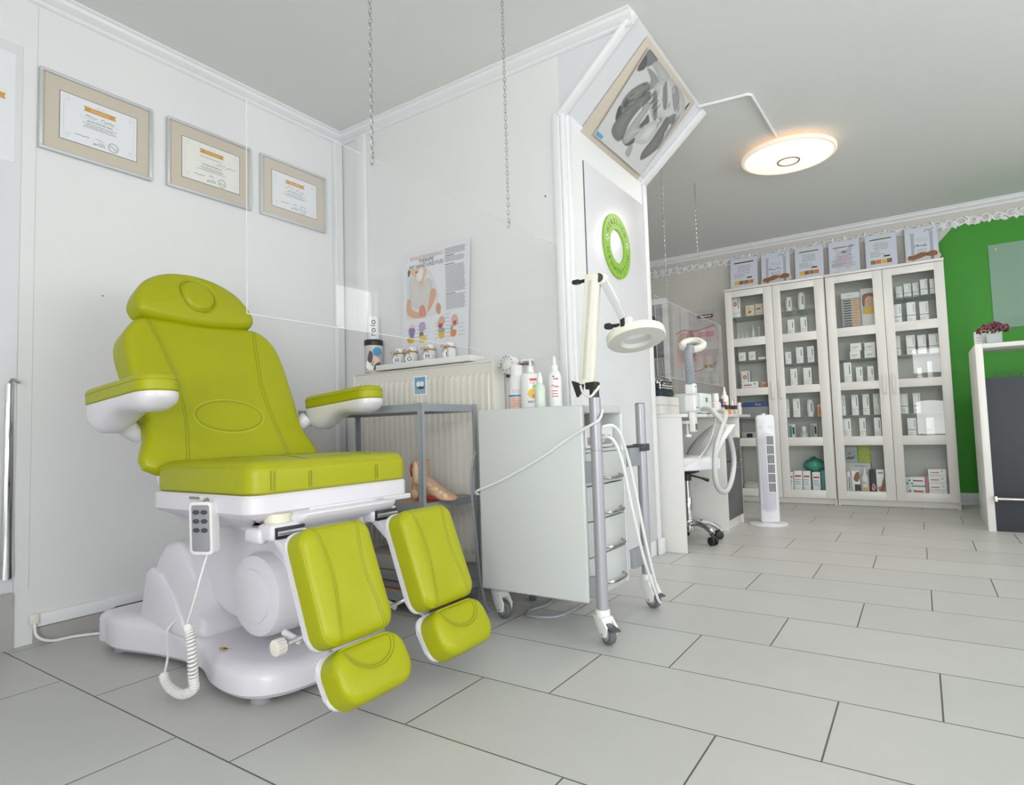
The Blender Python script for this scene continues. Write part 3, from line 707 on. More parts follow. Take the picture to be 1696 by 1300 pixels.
# power cable from the wall to the chair
b = B(); b.box(XL + .016, XL + .026, .845, .872, .07, .105, CREAM, .003)
b.tube([(XL + .02, .86, .075), (XL + .035, .862, .03), (XL + .05, .90, .006), (XL + .07, .96, .006), (-2.52, 1.02, .006), (-2.46, 1.06, .006), (-2.41, 1.10, .01)], .005, WPLAST2, 8, 6)
solo('power_cable', b, 'white power cable on the floor running from the left wall to the chair base', 'cable')
# ================================================================== WALL PICTURES
def stroke(b, pts, w, off, m, M=None):
    for p, q in zip(pts, pts[1:]):
        d = Vector((q[0] - p[0], q[1] - p[1]))
        if d.length < 1e-6: continue
        n = Vector((-d.y, d.x)).normalized() * w / 2
        b.flat([(p[0] - n.x, p[1] - n.y), (q[0] - n.x, q[1] - n.y), (q[0] + n.x, q[1] + n.y), (p[0] + n.x, p[1] + n.y)], off, m, M)
def scribble(b, u, v, w, h, n, off, m, th=.0012, M=None):
    P = [(u + w * i / n + random.uniform(-.3, .3) * w / n, v + h * random.choice((0, .3, .5, 1)) * random.uniform(.6, 1)) for i in range(n + 1)]
    stroke(b, [(p.x, p.y) for p in catmull([Vector((a, c, 0)) for a, c in P], 3, False)], th, off, m, M)
def blob(b, P, off, m, M=None, sm=4): b.flat([(p.x, p.y) for p in catmull([Vector((a, c, 0)) for a, c in P], sm)], off, m, M)
def disc(b, u, v, r, off, m, M=None, r2=None, n=20): b.flat([(u + r * math.cos(i * 2 * PI / n), v + (r2 or r) * math.sin(i * 2 * PI / n)) for i in range(n)], off, m, M)
def circ(b, u, v, r, w, off, m, M=None, n=28): stroke(b, [(u + r * math.cos(i * 2 * PI / n), v + r * math.sin(i * 2 * PI / n)) for i in range(n + 1)], w, off, m, M)

def certificate(y0, z0, label, seed, creamp):
    random.seed(seed)
    W, H = .394, .306
    t = thing('framed_certificate', (XL, y0 + W / 2, z0), label, 'framed certificate', 'framed certificates on the left wall')
    M = F((XL, y0, z0), (0, 1, 0), (0, 0, 1)); f = .011
    b = B(M)
    for a in ((0, W, 0, f), (0, W, H - f, H), (0, f, f, H - f), (W - f, W, f, H - f)): b.box(*a, .001, .020, FRAMEM, .0015)
    part('frame', b, t)
    b = B(M); b.box(f, W - f, f, H - f, .001, .009, MATBOARD)
    u0, u1, v0, v1 = .066, W - .058, .062, H - .062
    part('mount', b, t)
    b = B(M); b.rect(u0 - .002, u1 + .002, v0 - .002, v1 + .002, .0094, DARK); b.rect(u0, u1, v0, v1, .0098, creamp)
    w = .0104
    for s1, c1 in ((u0 + .018, 1), (u1 - .018, -1)):
        for vv, d1 in ((v0 + .018, 1), (v1 - .018, -1)):
            circ(b, s1, vv, .009, .0006, w, INKL, None, 12); circ(b, s1 + c1 * .008, vv + d1 * .008, .005, .0006, w, INKL, None, 10)
    stroke(b, [(u0 + .012, v0 + .03), (u0 + .012, v1 - .03)], .0007, w, INKL); stroke(b, [(u1 - .012, v0 + .03), (u1 - .012, v1 - .03)], .0007, w, INKL)
    cu = (u0 + u1) / 2
    b.text('* * * * *', cu, v1 - .024, .009, w, INKG)
    rb = [(cu - .058, v1 - .045), (cu + .058, v1 - .045), (cu + .052, v1 - .036), (cu + .058, v1 - .026), (cu - .058, v1 - .026), (cu - .052, v1 - .036)]
    b.flat(rb, w, GOLD); b.text('Zertifikat', cu, v1 - .041, .0175, w + .0006, mat('ribbon_text', (236, 206, 150)))
    if seed == 2: b.text('Diese Bescheinigung bekommt', cu, v1 - .062, .0085, w, INKG)
    vs = v1 - (.066 if seed != 2 else .08)
    scribble(b, cu - .05 if seed != 2 else cu + .02, vs, .042, .012, 9, w, INK); scribble(b, cu + .002 if seed != 2 else cu + .068, vs - .003, .05, .011, 10, w, INK)
    stroke(b, [(cu - .07, vs - .006), (cu + .07, vs - .006)], .0006, w, INKG)
    b.lines(cu - .045, cu + .045, vs - .016, 1, .005, w, INK, .0022, rag=0)
    b.lines(cu - .075, cu + .075, vs - .026, 4, .0055, w, INKG, .0017, center=True, rag=.4)
    scribble(b, cu - .085, v0 + .032, .05, .008, 10, w, INK, .0015); scribble(b, cu - .012, v0 + .034, .024, .013, 5, w, INK)
    b.text('germany', cu - .002, v0 + .014, .012, w, mat('teal_logo', (34, 110, 112))); b.text('academy', cu + .006, v0 + .023, .007, w, TEAL)
    su, sv = cu + .048, v0 + .024
    circ(b, su, sv, .0185, .0012, w, INK); circ(b, su, sv, .0145, .0006, w, INK)
    scribble(b, su - .012, sv - .006, .024, .012, 7, w, INK, .0013)
    part('certificate_sheet', b, t)
certificate(.849, 1.785, 'leftmost of three beige-mounted certificates in silver frames on the left wall', 1, PAPER)
certificate(1.306, 1.789, 'middle of three beige-mounted certificates in silver frames on the left wall', 2, mat('warm_paper', (234, 234, 228), .6))
certificate(1.752, 1.791, 'beige-mounted certificate in a silver frame nearest the corner on the left wall', 3, PAPER)
# cropped certificate on the board at the very left
b = B(F((XL + .0045, .42, 1.70), (0, 1, 0), (0, 0, 1)))
b.box(0, .36, 0, .40, 0, .002, PAPER); b.flat([(.20, .222), (.333, .222), (.328, .232), (.333, .243), (.20, .243)], .003, GOLD); b.lines(.06, .3, .19, 6, .02, .003, INKL)
solo('pinned_certificate', b, 'white certificate sheet with gold ribbon cut off by the left edge of the photo', 'certificate')
# shoehorn
t = thing('shoehorn', (XL, .782, .245), 'long polished steel shoehorn hanging on the wall at the far left', 'shoehorn')
rings = []
for i in range(14):
    k = i / 13; z = .25 + .66 * (1 - k); w = .0105 + .0095 * k ** 1.5; d = .004 + .008 * k ** 2
    rings.append([(XL + .012 + d * (1 - (j / 4 - 1) ** 2), .779 + w * (j / 4 - 1), z + (0.012 * (1 - (j / 4 - 1) ** 2) * -1 if i == 13 else 0)) for j in range(9)])
b = B(); b.loft(rings, CHROME, False, False, closed=False); part('blade', b, t)
b = B(); b.tube([(XL + .006, .782, .915), (XL + .02, .783, .925), (XL + .035, .792, .918), (XL + .04, .80, .912)], .005, STEEL, 8, 4); part('hook', b, t)

# ring sign on the block
t = thing('welcome_ring', (-1.22, 2.805, 1.437), 'round lime green welcome ring sign with cut letters on the white end wall', 'sign')
M = F((-1.2204, 2.805, 1.60), (0, 1, 0), (0, 0, 1))
RG = mat('ring_green', (134, 184, 40), .5)
b = B(M); n = 72
def ringp(r, w): return [(r * math.cos(i * 2 * PI / n), r * math.sin(i * 2 * PI / n), w) for i in range(n)]
b.loft([ringp(.085, .0), ringp(.163, .0), ringp(.163, .008), ringp(.085, .008), ringp(.085, .0)], RG, False, False); LT = mat('ring_letter', (70, 96, 40), .6)
for word, a0, a1 in (('HERZLICH', 150, 42), ('WILLKOMMEN', -15, -160)):
    for i, chh in enumerate(word):
        a = math.radians(a0 + (a1 - a0) * i / (len(word) - 1)); r = .113
        b.text(chh, r * math.cos(a), r * math.sin(a), .036, .0087, LT, rot=a - PI / 2)
for a in (math.radians(14), math.radians(172)):
    for k in range(5):
        q = k * 2 * PI / 5; disc(b, .124 * math.cos(a) + .013 * math.cos(q), .124 * math.sin(a) + .013 * math.sin(q), .006, .0087, mat('ring_flower', (220, 228, 210)), n=10)
part('ring', b, t)

# picture on the knee brace
t = thing('massage_photo', MBR @ Vector((.55, 0, .01)), 'black and white foot massage photo on a beige mount below the ceiling', 'picture')
b = B(MBR); b.prism([(BR_MAT[0][0], BR_MAT[0][1] - .03), (BR_MAT[1][0], BR_MAT[1][1] - .01), BR_MAT[2], BR_MAT[3]], .004, .009, MATBOARD, .001); part('mount', b, t)
b = B(MBR); q = [(u, v) for u, v in BR_QUAD]; b.prism(q, .018, .022, mat('g206', (206, 207, 208), .5))
part('photo_board', b, t)
shp = [(int(g + (196 - g) * .12), P) for g, P in BR_SH]
for k in range(5): shp.append((196, [(.543 + .013 * k, .152 + .007 * k), (.551 + .013 * k, .168 + .007 * k), (.560 + .013 * k, .16 + .007 * k), (.552 + .013 * k, .146 + .007 * k)]))
for k in range(4): shp.append((100, [(.475 + .035 * k, .30 - .006 * k), (.482 + .035 * k, .34 - .004 * k), (.486 + .035 * k, .30 - .006 * k)]))
random.seed(21)
for k in range(34):      # folds of cloth and creases of skin
    u = random.uniform(.44, .80); v = random.uniform(.26, .42); a = -.75 + random.uniform(-.25, .25); L = random.uniform(.02, .055); w_ = random.uniform(.002, .004)
    du, dv = math.cos(a), math.sin(a); shp.append((random.choice((118, 140, 160, 214, 220)), [(u, v), (u + du * L * .5 - dv * w_, v + dv * L * .5 + du * w_), (u + du * L, v + dv * L), (u + du * L * .5 + dv * w_, v + dv * L * .5 - du * w_)]))
for k in range(16):
    u = random.uniform(.33, .45); v = random.uniform(.17, .32); a = 1.0 + random.uniform(-.3, .3); L = random.uniform(.015, .04); w_ = .002
    du, dv = math.cos(a), math.sin(a); shp.append((random.choice((70, 90, 160)), [(u, v), (u + du * L * .5 - dv * w_, v + dv * L * .5 + du * w_), (u + du * L, v + dv * L), (u + du * L * .5 + dv * w_, v + dv * L * .5 - du * w_)]))
tp = tonalpart('photo_print', MBR, .0225, tonal([BR_QUAD[3], BR_QUAD[2], BR_QUAD[1], BR_QUAD[0]], 220, 130, shp, .0045, (206, 207, 208), .14, .045), vcolmat('black_and_white_print'), t)
off = .0232; b = B(MBR)
b.flat(BR_TAG, off + .0005, mat('photo_blue', (120, 190, 220))); b.text('RUCK', .338, .029, .021, off + .001, mat('photo_tag_text', (30, 110, 160)))
part('blue_tag', b, t, 'small blue tag')

# ================================================================== RADIATOR CORNER
t = thing('radiator', (-1.995, 2.2, .1), 'white ribbed panel radiator under the therapy poster', 'radiator')
RAD = mat('radiator_white', (228, 226, 218), .3)
b = B(); n = 25; x0, x1 = -2.435, -1.56; prof = []
pw = (x1 - x0) / n
for i in range(n):
    for dx, d in ((0, 0), (.22, 0), (.36, .012), (.64, .012), (.78, 0)): prof.append((x0 + pw * (i + dx), d))
prof.append((x1, 0))
def rr(z, k): return [(x, 2.16 + .012 - d * k, z) for x, d in prof]
b.loft([rr(.115, 0), rr(.15, 0), rr(.17, 1), rr(.935, 1), rr(.955, 0), rr(1.005, 0)], RAD, False, False, closed=False); part('front_panel', b, t, sharp=25)
b = B(); b.box(-2.447, -2.435, 2.166, 2.252, .112, 1.008, RAD, .003); part('side_panel', b, t)
b = B(); b.box(-1.56, -1.545, 2.166, 2.252, .112, 1.008, RAD, .003); part('side_panel', b, t)
b = B(); b.box(-2.435, -1.56, 2.166, 2.252, 1.0, 1.009, RAD, .002)
for i in range(40): b.box(-2.425 + i * .0215, -2.413 + i * .0215, 2.18, 2.24, 1.009, 1.0095, DARK)
part('top_grille', b, t)
b = B(); b.box(-2.435, -1.56, 2.24, 2.248, .115, .98, RAD); part('rear_panel', b, t)
b = B(); b.cyl((-1.545, 2.205, .985), (-1.50, 2.205, .985), .012, CHROME, n=14); b.lathe([(0, -.045), (.022, -.043), (.03, -.03), (.034, -.005), (.032, .025), (.022, .036), (0, .038)], WPLAST2, T(-1.47, 2.19, .985) @ Matrix.Rotation(.5, 4, 'Y'), 24)
for i in range(12): b.ell((-1.47 + .03 * math.cos(i * PI / 6), 2.158, .985 + .03 * math.sin(i * PI / 6)), (.003, .003, .003), INKG, 6)
b.tube([(-1.44, 2.215, .985), (-1.39, 2.22, .985), (-1.375, 2.225, .975)], .01, STEEL, 10, 4); b.cyl((-1.478, 2.19, .955), (-1.482, 2.19, .925), .011, BLACK, n=10); part('thermostat_valve', b, t)
# tray
t = thing('tray', (-1.96, 2.2, 1.012), 'flat white tray lying on the radiator under the jars', 'tray')
b = B(); b.box(-2.25, -1.665, 2.15, 2.262, 1.0125, 1.02, WPLAST2, .001)
for a in ((-2.255, -1.66, 2.145, 2.152), (-2.255, -1.66, 2.26, 2.266), (-2.255, -2.248, 2.152, 2.26), (-1.667, -1.66, 2.152, 2.26)): b.box(*a, 1.0125, 1.04, WPLAST2, .002)
part('tray_body', b, t)
# letter jars
JG = mat('milky_glass', (228, 228, 224), .2)
jt = None
jars = [(-2.137, 'H'), (-2.054, 'O'), (-1.937, 'M'), (-1.815, 'E')]
for x, L in jars:
    z0 = 1.0205; y = 2.195
    t = thing('letter_jar', (x, y, z0), 'small white glass jar with twine bow and round tag lettered %s' % L, 'jar', 'letter jars on the radiator tray')
    M = T(x, y, z0)
    b = B(M); b.lathe([(0, 0), (.026, 0), (.03, .004), (.031, .05), (.027, .066), (.023, .072), (.026, .076), (.026, .092), (.02, .097), (0, .097)], JG, n=22); part('jar_body', b, t)
    b = B(M); b.torus(.0275, .0022, JUTE, T(0, 0, .071), 20, 6)
    for s in (-1, 1):
        b.tube([(0, -.029, .071), (s * .016, -.033, .081), (s * .027, -.033, .076), (s * .016, -.032, .069), (0, -.029, .071)], .0016, JUTE, 6, 4)
        b.tube([(0, -.029, .071), (s * .014, -.034, .058), (s * .02, -.034, .048)], .0013, JUTE, 6, 3)
    b.ell((0, -.031, .071), (.004, .004, .004), JUTE, 8); part('twine_bow', b, t)
    b = B(M @ FA(.0335, .036, -68)); disc(b, 0, 0, .0225, 0, PAPER, n=24); circ(b, 0, 0, .0222, .0008, .0004, INKL); b.text(L, 0, -.0105, .031, .0006, INK)
    stroke(b, [(0, .022), (.002, .034)], .001, .0002, JUTE); part('tag', b, t)
# therapy poster
MPO = F((-2.14, 2.247, 1.06), (1, 0, 0), (0, 0, 1))
t = thing('therapy_poster', (-1.94, 2.247, 1.022), 'white foot reflexology poster leaning on the wall above the radiator', 'poster')
PW = (226, 226, 232)
b = B(MPO)
b.prism([(-.033, -.038), (.394, -.038), (.426, .551), (-.002, .545)], 0, .002, mat('poster_paper', PW, .35)); off = .0028
shp = [((214, 214, 217), [(.02, .455), (.08, .458), (.15, .455), (.19, .40), (.215, .33), (.22, .27), (.205, .215), (.1, .212), (.012, .212), (.014, .33)]), ((205, 201, 199), PO_SH[5][1])] + [q for i, q in enumerate(PO_SH) if i not in (0, 5)]
tonalpart('poster_picture', MPO, .0025, tonal([(-.012, .078), (.35, .078), (.35, .462), (-.012, .462)], 150, 150, shp, .0035, PW, .04, .02), vcolmat('poster_print', .4), t)
off += .0004; PT = mat('poster_title', (206, 160, 150), .6)
b.text('REFLEXZONENMASSAGE', .149, .503, .026, off, PT, sx=.74); b.text('THERAPIE', .149, .483, .027, off, INK, sx=.85); b.text('MIT HAND UND FUSS', .147, .459, .027, off, INK, sx=.86)
random.seed(5)
for v, n in ((.522, 5), (.478, 4), (.436, 20), (.292, 11)):
    b.lines(.27, .402 if v > .5 else .392, v, n, .0066, off, INKG, .0026, rag=.08, breaks=False)
    if v < .5: b.rect(.27, .33, v + .008, v + .0112, off, INK)
for u0, u1, k in ((.012, .03, 4), (.062, .092, 5), (.132, .15, 5), (.195, .216, 5), (.258, .292, 7), (.34, .375, 4)):
    for i in range(k): b.rect(u0, u1, .095 + .018 * i, .0968 + .018 * i, off, INKG)
part('poster_sheet', b, t)
# rolled product: black-capped tube and the upright lettered tube
t = thing('foam_roller', (-2.33, 2.205, 1.01), 'slim printed tube with black cap and upright lettering at the left end of the radiator', 'tube')
M = T(-2.33, 2.205, 1.0105)
b = B(M); b.lathe([(0, 0), (.047, 0, mat('roll_print', (206, 200, 196), .4)), (.047, .142)], PAPER, n=32)
MF = M @ FA(.0475, 0, -44); bq = b
b = B(M); b.lathe([(.0475, .14), (.0485, .142), (.0485, .166), (.046, .17), (0, .17)], BLACK, n=32); part('cap', b, t, 'black cap')
b = bq; b.X = MF
for P, c in (([(-.035, .02), (-.005, .012), (.004, .05), (-.02, .07), (-.036, .05)], (240, 238, 236)), ([(-.03, .06), (-.012, .05), (-.004, .09), (-.02, .11)], (70, 60, 58)), ([(-.016, .04), (.012, .03), (.03, .06), (.01, .085), (-.01, .07)], (222, 196, 178)), ([(.0, .012), (.034, .014), (.03, .05), (.008, .04)], (60, 54, 60))): blob(b, P, .003 if c[0] > 200 else .0035, mat('roll_%d' % c[0], c), None, 3)
disc(b, .018, .105, .022, .004, BLUE); part('printed_tube', b, t)
b = B(M); b.lathe([(.03, .17), (.031, .172), (.031, .29), (.028, .293), (0, .293)], mat('roll_white', (236, 236, 238), .35), n=28)
for chh, v, m in (('r', .186, TEAL), ('o', .209, INK), ('l', .233, TEAL), ('o', .251, INK)): b.text(chh, .012, v + .01, .046, 0, m, M=FA(.0335, 0, -44), rot=PI / 2)
part('upper_tube', b, t)

# ================================================================== SHELF RACK
RK = mat('rack_grey', (158, 163, 170), .4)
t = thing('rack_table', (-1.95, 1.91, 0), 'grey metal rack table with three wooden shelves in front of the radiator', 'rack table')
X0, X1, Y0, Y1 = -2.325, -1.585, 1.738, 2.088
for x, sx in ((X0, 1), (X1, -1)):
    for y, sy in ((Y0, 1), (Y1, -1)):
        b = B(); b.box(min(x, x + sx * .02), max(x, x + sx * .02), min(y, y + sy * .005), max(y, y + sy * .005), 0, .812, RK); b.box(min(x, x + sx * .005), max(x, x + sx * .005), min(y, y + sy * .02), max(y, y + sy * .02), 0, .812, RK); part('leg', b, t)
for z in (.78, .395, .045):
    b = B()
    for a in ((X0 + .006, X1 - .006, Y0 + .006, Y0 + .012), (X0 + .006, X1 - .006, Y1 - .012, Y1 - .006), (X0 + .006, X0 + .012, Y0 + .012, Y1 - .012), (X1 - .012, X1 - .006, Y0 + .012, Y1 - .012)): b.box(*a, z, z + .03, RK)
    sh = part('shelf_frame', b, t)
    b = B(); b.box(X0 + .0125, X1 - .0125, Y0 + .0125, Y1 - .0125, z + .012, z + .026, WOOD if z < .7 else mat('white_board_top', (214, 208, 196), .5)); part('shelf_board', b, sh)
# photo clip on the table
t = thing('photo_clip', (-1.64, 1.80, .81), 'small blue photo card in a wire clip on the rack table', 'photo clip')
b = B(); b.cyl((-1.64, 1.80, .8065), (-1.64, 1.80, .815), .018, STEEL, n=18); b.tube([(-1.64, 1.80, .815), (-1.64, 1.80, .85)], .0016, STEEL, 6); part('stand', b, t)
b = B(F((-1.674, 1.797, .845), (1, 0, 0), (0, 0, 1))); b.box(0, .068, 0, .078, -.001, .001, PAPER); b.rect(.006, .062, .006, .072, .0014, mat('card_blue', (110, 160, 204))); b.rect(.006, .062, .006, .026, .0018, mat('card_blue_pale', (150, 176, 200)))
disc(b, .026, .045, .011, .0022, PAPER); disc(b, .045, .045, .011, .0022, PAPER); blob(b, [(.02, .03), (.03, .034), (.05, .034), (.056, .028), (.04, .024)], .0022, DARK); part('card', b, t)
# anatomical foot model on the middle shelf
t = thing('foot_model', (-1.66, 1.87, .421), 'anatomical foot model with red muscles on the middle shelf of the rack', 'foot model')
FM = mat('foot_skin', (222, 178, 146), .45, var=.1); FB = mat('foot_bone', (226, 198, 160), .5, var=.1); FR = mat('foot_muscle', (178, 60, 48), .45)
b = B(); rings = []
for x, z0, z1, w, yo in ((-1.752, .02, .045, .012, 0), (-1.745, .006, .085, .028, 0), (-1.72, .001, .11, .034, 0), (-1.69, .006, .108, .034, 0), (-1.655, .012, .09, .036, -.002), (-1.62, .010, .066, .041, -.004), (-1.585, .004, .045, .044, -.006), (-1.56, .001, .034, .042, -.007), (-1.54, .004, .026, .034, -.008), (-1.53, .008, .018, .02, -.008)):
    rings.append([(x, 1.87 + yo + w * math.cos(a * PI / 10), .4215 + (z0 + z1) / 2 + (z1 - z0) / 2 * math.sin(a * PI / 10)) for a in range(20)])
b.loft(rings, FM)
rings = []
for z, r in ((.07, .036), (.10, .036), (.125, .034), (.15, .036), (.163, .037)): rings.append([(-1.712 + r * .95 * math.cos(a * PI / 10), 1.87 + r * math.sin(a * PI / 10), .4215 + z) for a in range(20)])
b.loft(rings, FM); part('foot_body', b, t, sharp=60)
b = B(); 
for i, (x, z, a) in enumerate(((-1.69, .075, .035), (-1.655, .066, .03), (-1.62, .05, .03), (-1.588, .036, .026), (-1.56, .026, .018))): b.ell((x, 1.838 - .001 * i, .4215 + z), (a, .012, .014), FB, 14)
b.ell((-1.712, 1.84, .535), (.016, .014, .05), FB, 14); b.ell((-1.725, 1.842, .45), (.022, .012, .022), FB, 14); part('bones', b, t)
b = B(); b.ell((-1.62, 1.835, .437), (.042, .012, .010), FR, 14); part('muscle', b, t, 'red sole muscle')
b = B(); b.ell((-1.738, 1.85, .545), (.010, .016, .03), FR, 12); b.tube([(-1.742, 1.85, .53), (-1.745, 1.846, .48), (-1.742, 1.846, .445)], .005, FB, 8, 4); part('muscle', b, t, 'red calf muscle with tendon')
# boxes on the bottom shelf
GB = mat('grey_box', (150, 150, 150), .6)
b = B(); b.box(-2.05, -1.74, 1.80, 2.02, .0725, .14, GB, .006); b.box(-2.05, -1.74, 1.797, 1.80, .10, .104, DARK); solo('storage_box', b, 'flat grey box at the bottom of the rack behind the leg rests, lower one', 'box', 'grey boxes on the bottom shelf of the rack')
b = B(); b.box(-2.03, -1.75, 1.81, 2.01, .141, .20, mat('pale_grey_box', (178, 176, 172), .6), .006); solo('storage_box', b, 'pale grey box lying on the flat grey box at the bottom of the rack', 'box', 'grey boxes on the bottom shelf of the rack')
# ================================================================== TROLLEY
TR0, TR1, TY0, TY1 = -1.38, -.94, 1.822, 2.165
tr = thing('instrument_trolley', (-1.16, 2.0, 0), 'pale grey drawer trolley on white castors between the rack and the end wall', 'trolley')
b = B(); b.box(TR0, TR1, TY0, TY0 + .022, .118, .775, TROL, .008, 3); b.box(TR0, TR1, TY1 - .022, TY1, .118, .775, TROL, .008, 3)
b.box(TR0, TR1, TY0 + .015, TY1 - .015, .748, .775, TROL, .006, 3); b.box(TR0, TR1 - .01, TY0 + .015, TY1 - .015, .118, .14, TROL, .004)
b.box(TR0, TR0 + .012, TY0 + .02, TY1 - .02, .13, .76, TROL); b.box(TR0 + .01, TR1 - .012, TY0 + .02, TY1 - .02, .612, .622, TROL); part('carcass', b, tr)
for z0, z1 in ((.143, .259), (.263, .378), (.382, .497), (.501, .61)):
    b = B(); b.box(TR1 - .02, TR1 + .001, TY0 + .024, TY1 - .024, z0, z1, TROL, .003); b.box(TR0 + .03, TR1 - .02, TY0 + .035, TY1 - .035, z0 + .01, z1 - .02, LAMD)
    d = part('drawer', b, tr)
    b = B(); yc = (TY0 + TY1) / 2 + .03
    b.tube([(TR1, yc - .075, z0 + .022), (TR1 + .022, yc - .06, z0 + .018), (TR1 + .026, yc, z0 + .017), (TR1 + .022, yc + .06, z0 + .018), (TR1, yc + .075, z0 + .024)], .0052, STEEL, 8, 5); part('handle', b, d, 'brushed steel bow handle')
def caster(parent, x, y, ztop, ang, brake):
    M = T(x, y, 0) @ Matrix.Rotation(ang, 4, 'Z')     # wheel trails along local +x
    b = B(M); b.cyl((0, 0, ztop - .03), (0, 0, ztop), .024, WPLAST2, n=20, bev=.003)
    P = [(-.026, ztop - .02), (.022, ztop - .02), (.052, .058), (.044, .028), (.018, .022), (-.006, .05)]
    for s in (-1, 1): b.prism(P, s * .019 - .004, s * .019 + .004, WPLAST2, .002, M=F((0, 0, 0), (1, 0, 0), (0, 0, 1)))
    b.box(-.024, .03, -.02, .02, ztop - .045, ztop - .018, WPLAST2, .006)
    if brake: b.prism([(.03, .062), (.075, .056), (.078, .05), (.03, .05)], -.017, .017, DARK, .002, M=F((0, 0, 0), (1, 0, 0), (0, 0, 1)))
    c = part('caster', b, parent)
    b = B(M); b.cyl((.028, -.0125, .0335), (.028, .0125, .0335), .033, RUBBER, n=28, bev=.006); b.cyl((.028, -.0145, .0335), (.028, .0145, .0335), .021, GREYP, n=24, bev=.002); b.cyl((.028, -.026, .0335), (.028, .026, .0335), .005, CHROME, n=10); part('wheel', b, c, 'grey rubber wheel')
caster(tr, -.899, 1.838, .105, -.55, True)
caster(tr, -.918, 2.277, .125, -.4, True)
caster(tr, -1.355, 1.90, .119, -.35, False)
caster(tr, -1.34, 2.12, .119, 2.4, False)
for x, y, zt in ((-.899, 1.838, .797), (-.918, 2.277, .785)):
    b = B(); b.cyl((x, y, .10), (x, y, zt), .0195, SILVER, n=24); b.cyl((x, y, .62), (x, y, .623), .0202, GREY, n=24); b.cyl((x, y, zt - .001), (x, y, zt + .003), .0175, DARK, n=20); part('pole', b, tr)
for z in (.515, .135):
    b = B(); b.box(-.942, -.90, 1.828, 1.85, z, z + .07, GREYP, .002); part('pole_bracket', b, tr)
for z in (.545, .165):
    b = B(); b.box(-.936, -.915, 2.16, 2.262, z, z + .07, GREYP, .002); part('pole_bracket', b, tr)
b = B(); b.box(-.945, -.893, 2.245, 2.302, .60, .628, DARK, .004); b.box(-.945, -.925, 2.167, 2.25, .605, .625, DARK, .003); part('pole_clamp', b, tr, 'dark pole clamp')
# control unit in the open compartment
cu = thing('control_unit', (-1.0, 1.99, .623), 'white foot care control unit with keypad in the top niche of the trolley', 'control unit')
b = B(); b.box(-1.16, -.955, 1.865, 2.10, .623, .705, WPLAST2, .012, 3); part('housing', b, cu)
MU = F((-.956, 1.875, .63), (0, 1, 0), (-.12, 0, 1))
b = B(MU); b.prism(rrect(.008, .205, .006, .068, .01), .001, .005, mat('unit_panel', (150, 152, 158), .4), .001); b.rect(.03, .08, .035, .058, .0056, DARK); disc(b, .13, .036, .022, .0056, WPLAST2); disc(b, .13, .036, .012, .006, GREYP)
for k in range(6): disc(b, .13 + .017 * math.cos(k * PI / 3), .036 + .017 * math.sin(k * PI / 3), .0035, .0062, INK, n=8)
for k in range(4): b.rect(.025 + .016 * k, .036 + .016 * k, .014, .024, .0056, GREY)
b.rect(.165, .195, .03, .04, .0056, RED); part('keypad', b, cu, 'grey keypad panel')
b = B()
b.tube([(-.95, 1.91, .66), (-.90, 1.90, .70), (-.872, 1.95, .69), (-.87, 2.02, .60), (-.868, 2.075, .47), (-.866, 2.15, .27), (-.868, 2.235, .10), (-.868, 2.265, .045), (-.864, 2.262, .025), (-.86, 2.22, .06), (-.862, 2.12, .21), (-.862, 2.03, .40), (-.866, 1.965, .58), (-.89, 1.935, .66), (-.95, 1.93, .655)], .0055, WPLAST2, 8, 6); part('hose', b, cu, 'long white hose looping down to the castor')
# white cable across the trolley side, grey cable below
b = B(); b.tube([(-1.392, 1.835, .46), (-1.385, 1.815, .475), (-1.27, 1.8155, .518), (-1.11, 1.8155, .594), (-.99, 1.8155, .664), (-.91, 1.812, .703), (-.876, 1.815, .722), (-.874, 1.835, .742), (-.88, 1.85, .755)], .0045, WPLAST2, 8, 6); solo('white_cable', b, 'thin white cable slung diagonally across the side of the trolley', 'cable')
b = B(); b.tube([(-1.42, 1.86, .62), (-1.432, 1.85, .55), (-1.436, 1.85, .45), (-1.428, 1.86, .30), (-1.425, 1.88, .12), (-1.42, 1.92, .006), (-1.38, 1.98, .006)], .005, GREYP, 8, 6); solo('grey_cable', b, 'grey cable hanging down behind the left edge of the trolley beside the rack', 'cable')
b = B(); b.tube([(-1.3, 2.21, .006), (-1.264, 2.10, .006), (-1.283, 2.0, .006), (-1.262, 1.945, .006), (-1.2, 1.945, .006), (-1.15, 1.99, .006), (-1.141, 2.11, .006), (-1.15, 2.25, .006)], .0055, GREYP, 8, 6); solo('floor_cable', b, 'grey cable looped on the floor under the trolley', 'cable')
# magnifier lamp
ml = thing('magnifier_lamp', (-.899, 1.838, .80), 'cream ring magnifier lamp with folded arm on the trolley pole', 'lamp')
AB = mat('lamp_cream', (236, 233, 220), .35)
def bar(b, p, q, w, d, m, bev=.004, side=(0, 1, 0)):
    p = Vector(p); q = Vector(q); z = (q - p); L = z.length; z.normalize(); y = Vector(side); y = (y - z * y.dot(z)).normalized(); x = y.cross(z)
    M = Matrix(((x.x, y.x, z.x, p.x), (x.y, y.y, z.y, p.y), (x.z, y.z, z.z, p.z), (0, 0, 0, 1)))
    b.box(-w / 2, w / 2, -d / 2, d / 2, 0, L, m, bev, M=M)
b = B(); bar(b, (-.925, 1.838, .842), (-.887, 1.838, 1.212), .05, .034, AB, .006); bar(b, (-.927, 1.8205, .86), (-.889, 1.8205, 1.19), .012, .004, mat('lamp_groove', (208, 206, 196)), .001); part('lower_arm', b, ml)
b = B(); b.cyl((-.899, 1.838, .80), (-.90, 1.838, .83), .016, BLACK, n=16); b.box(-.925, -.885, 1.82, 1.856, .825, .85, BLACK, .004)
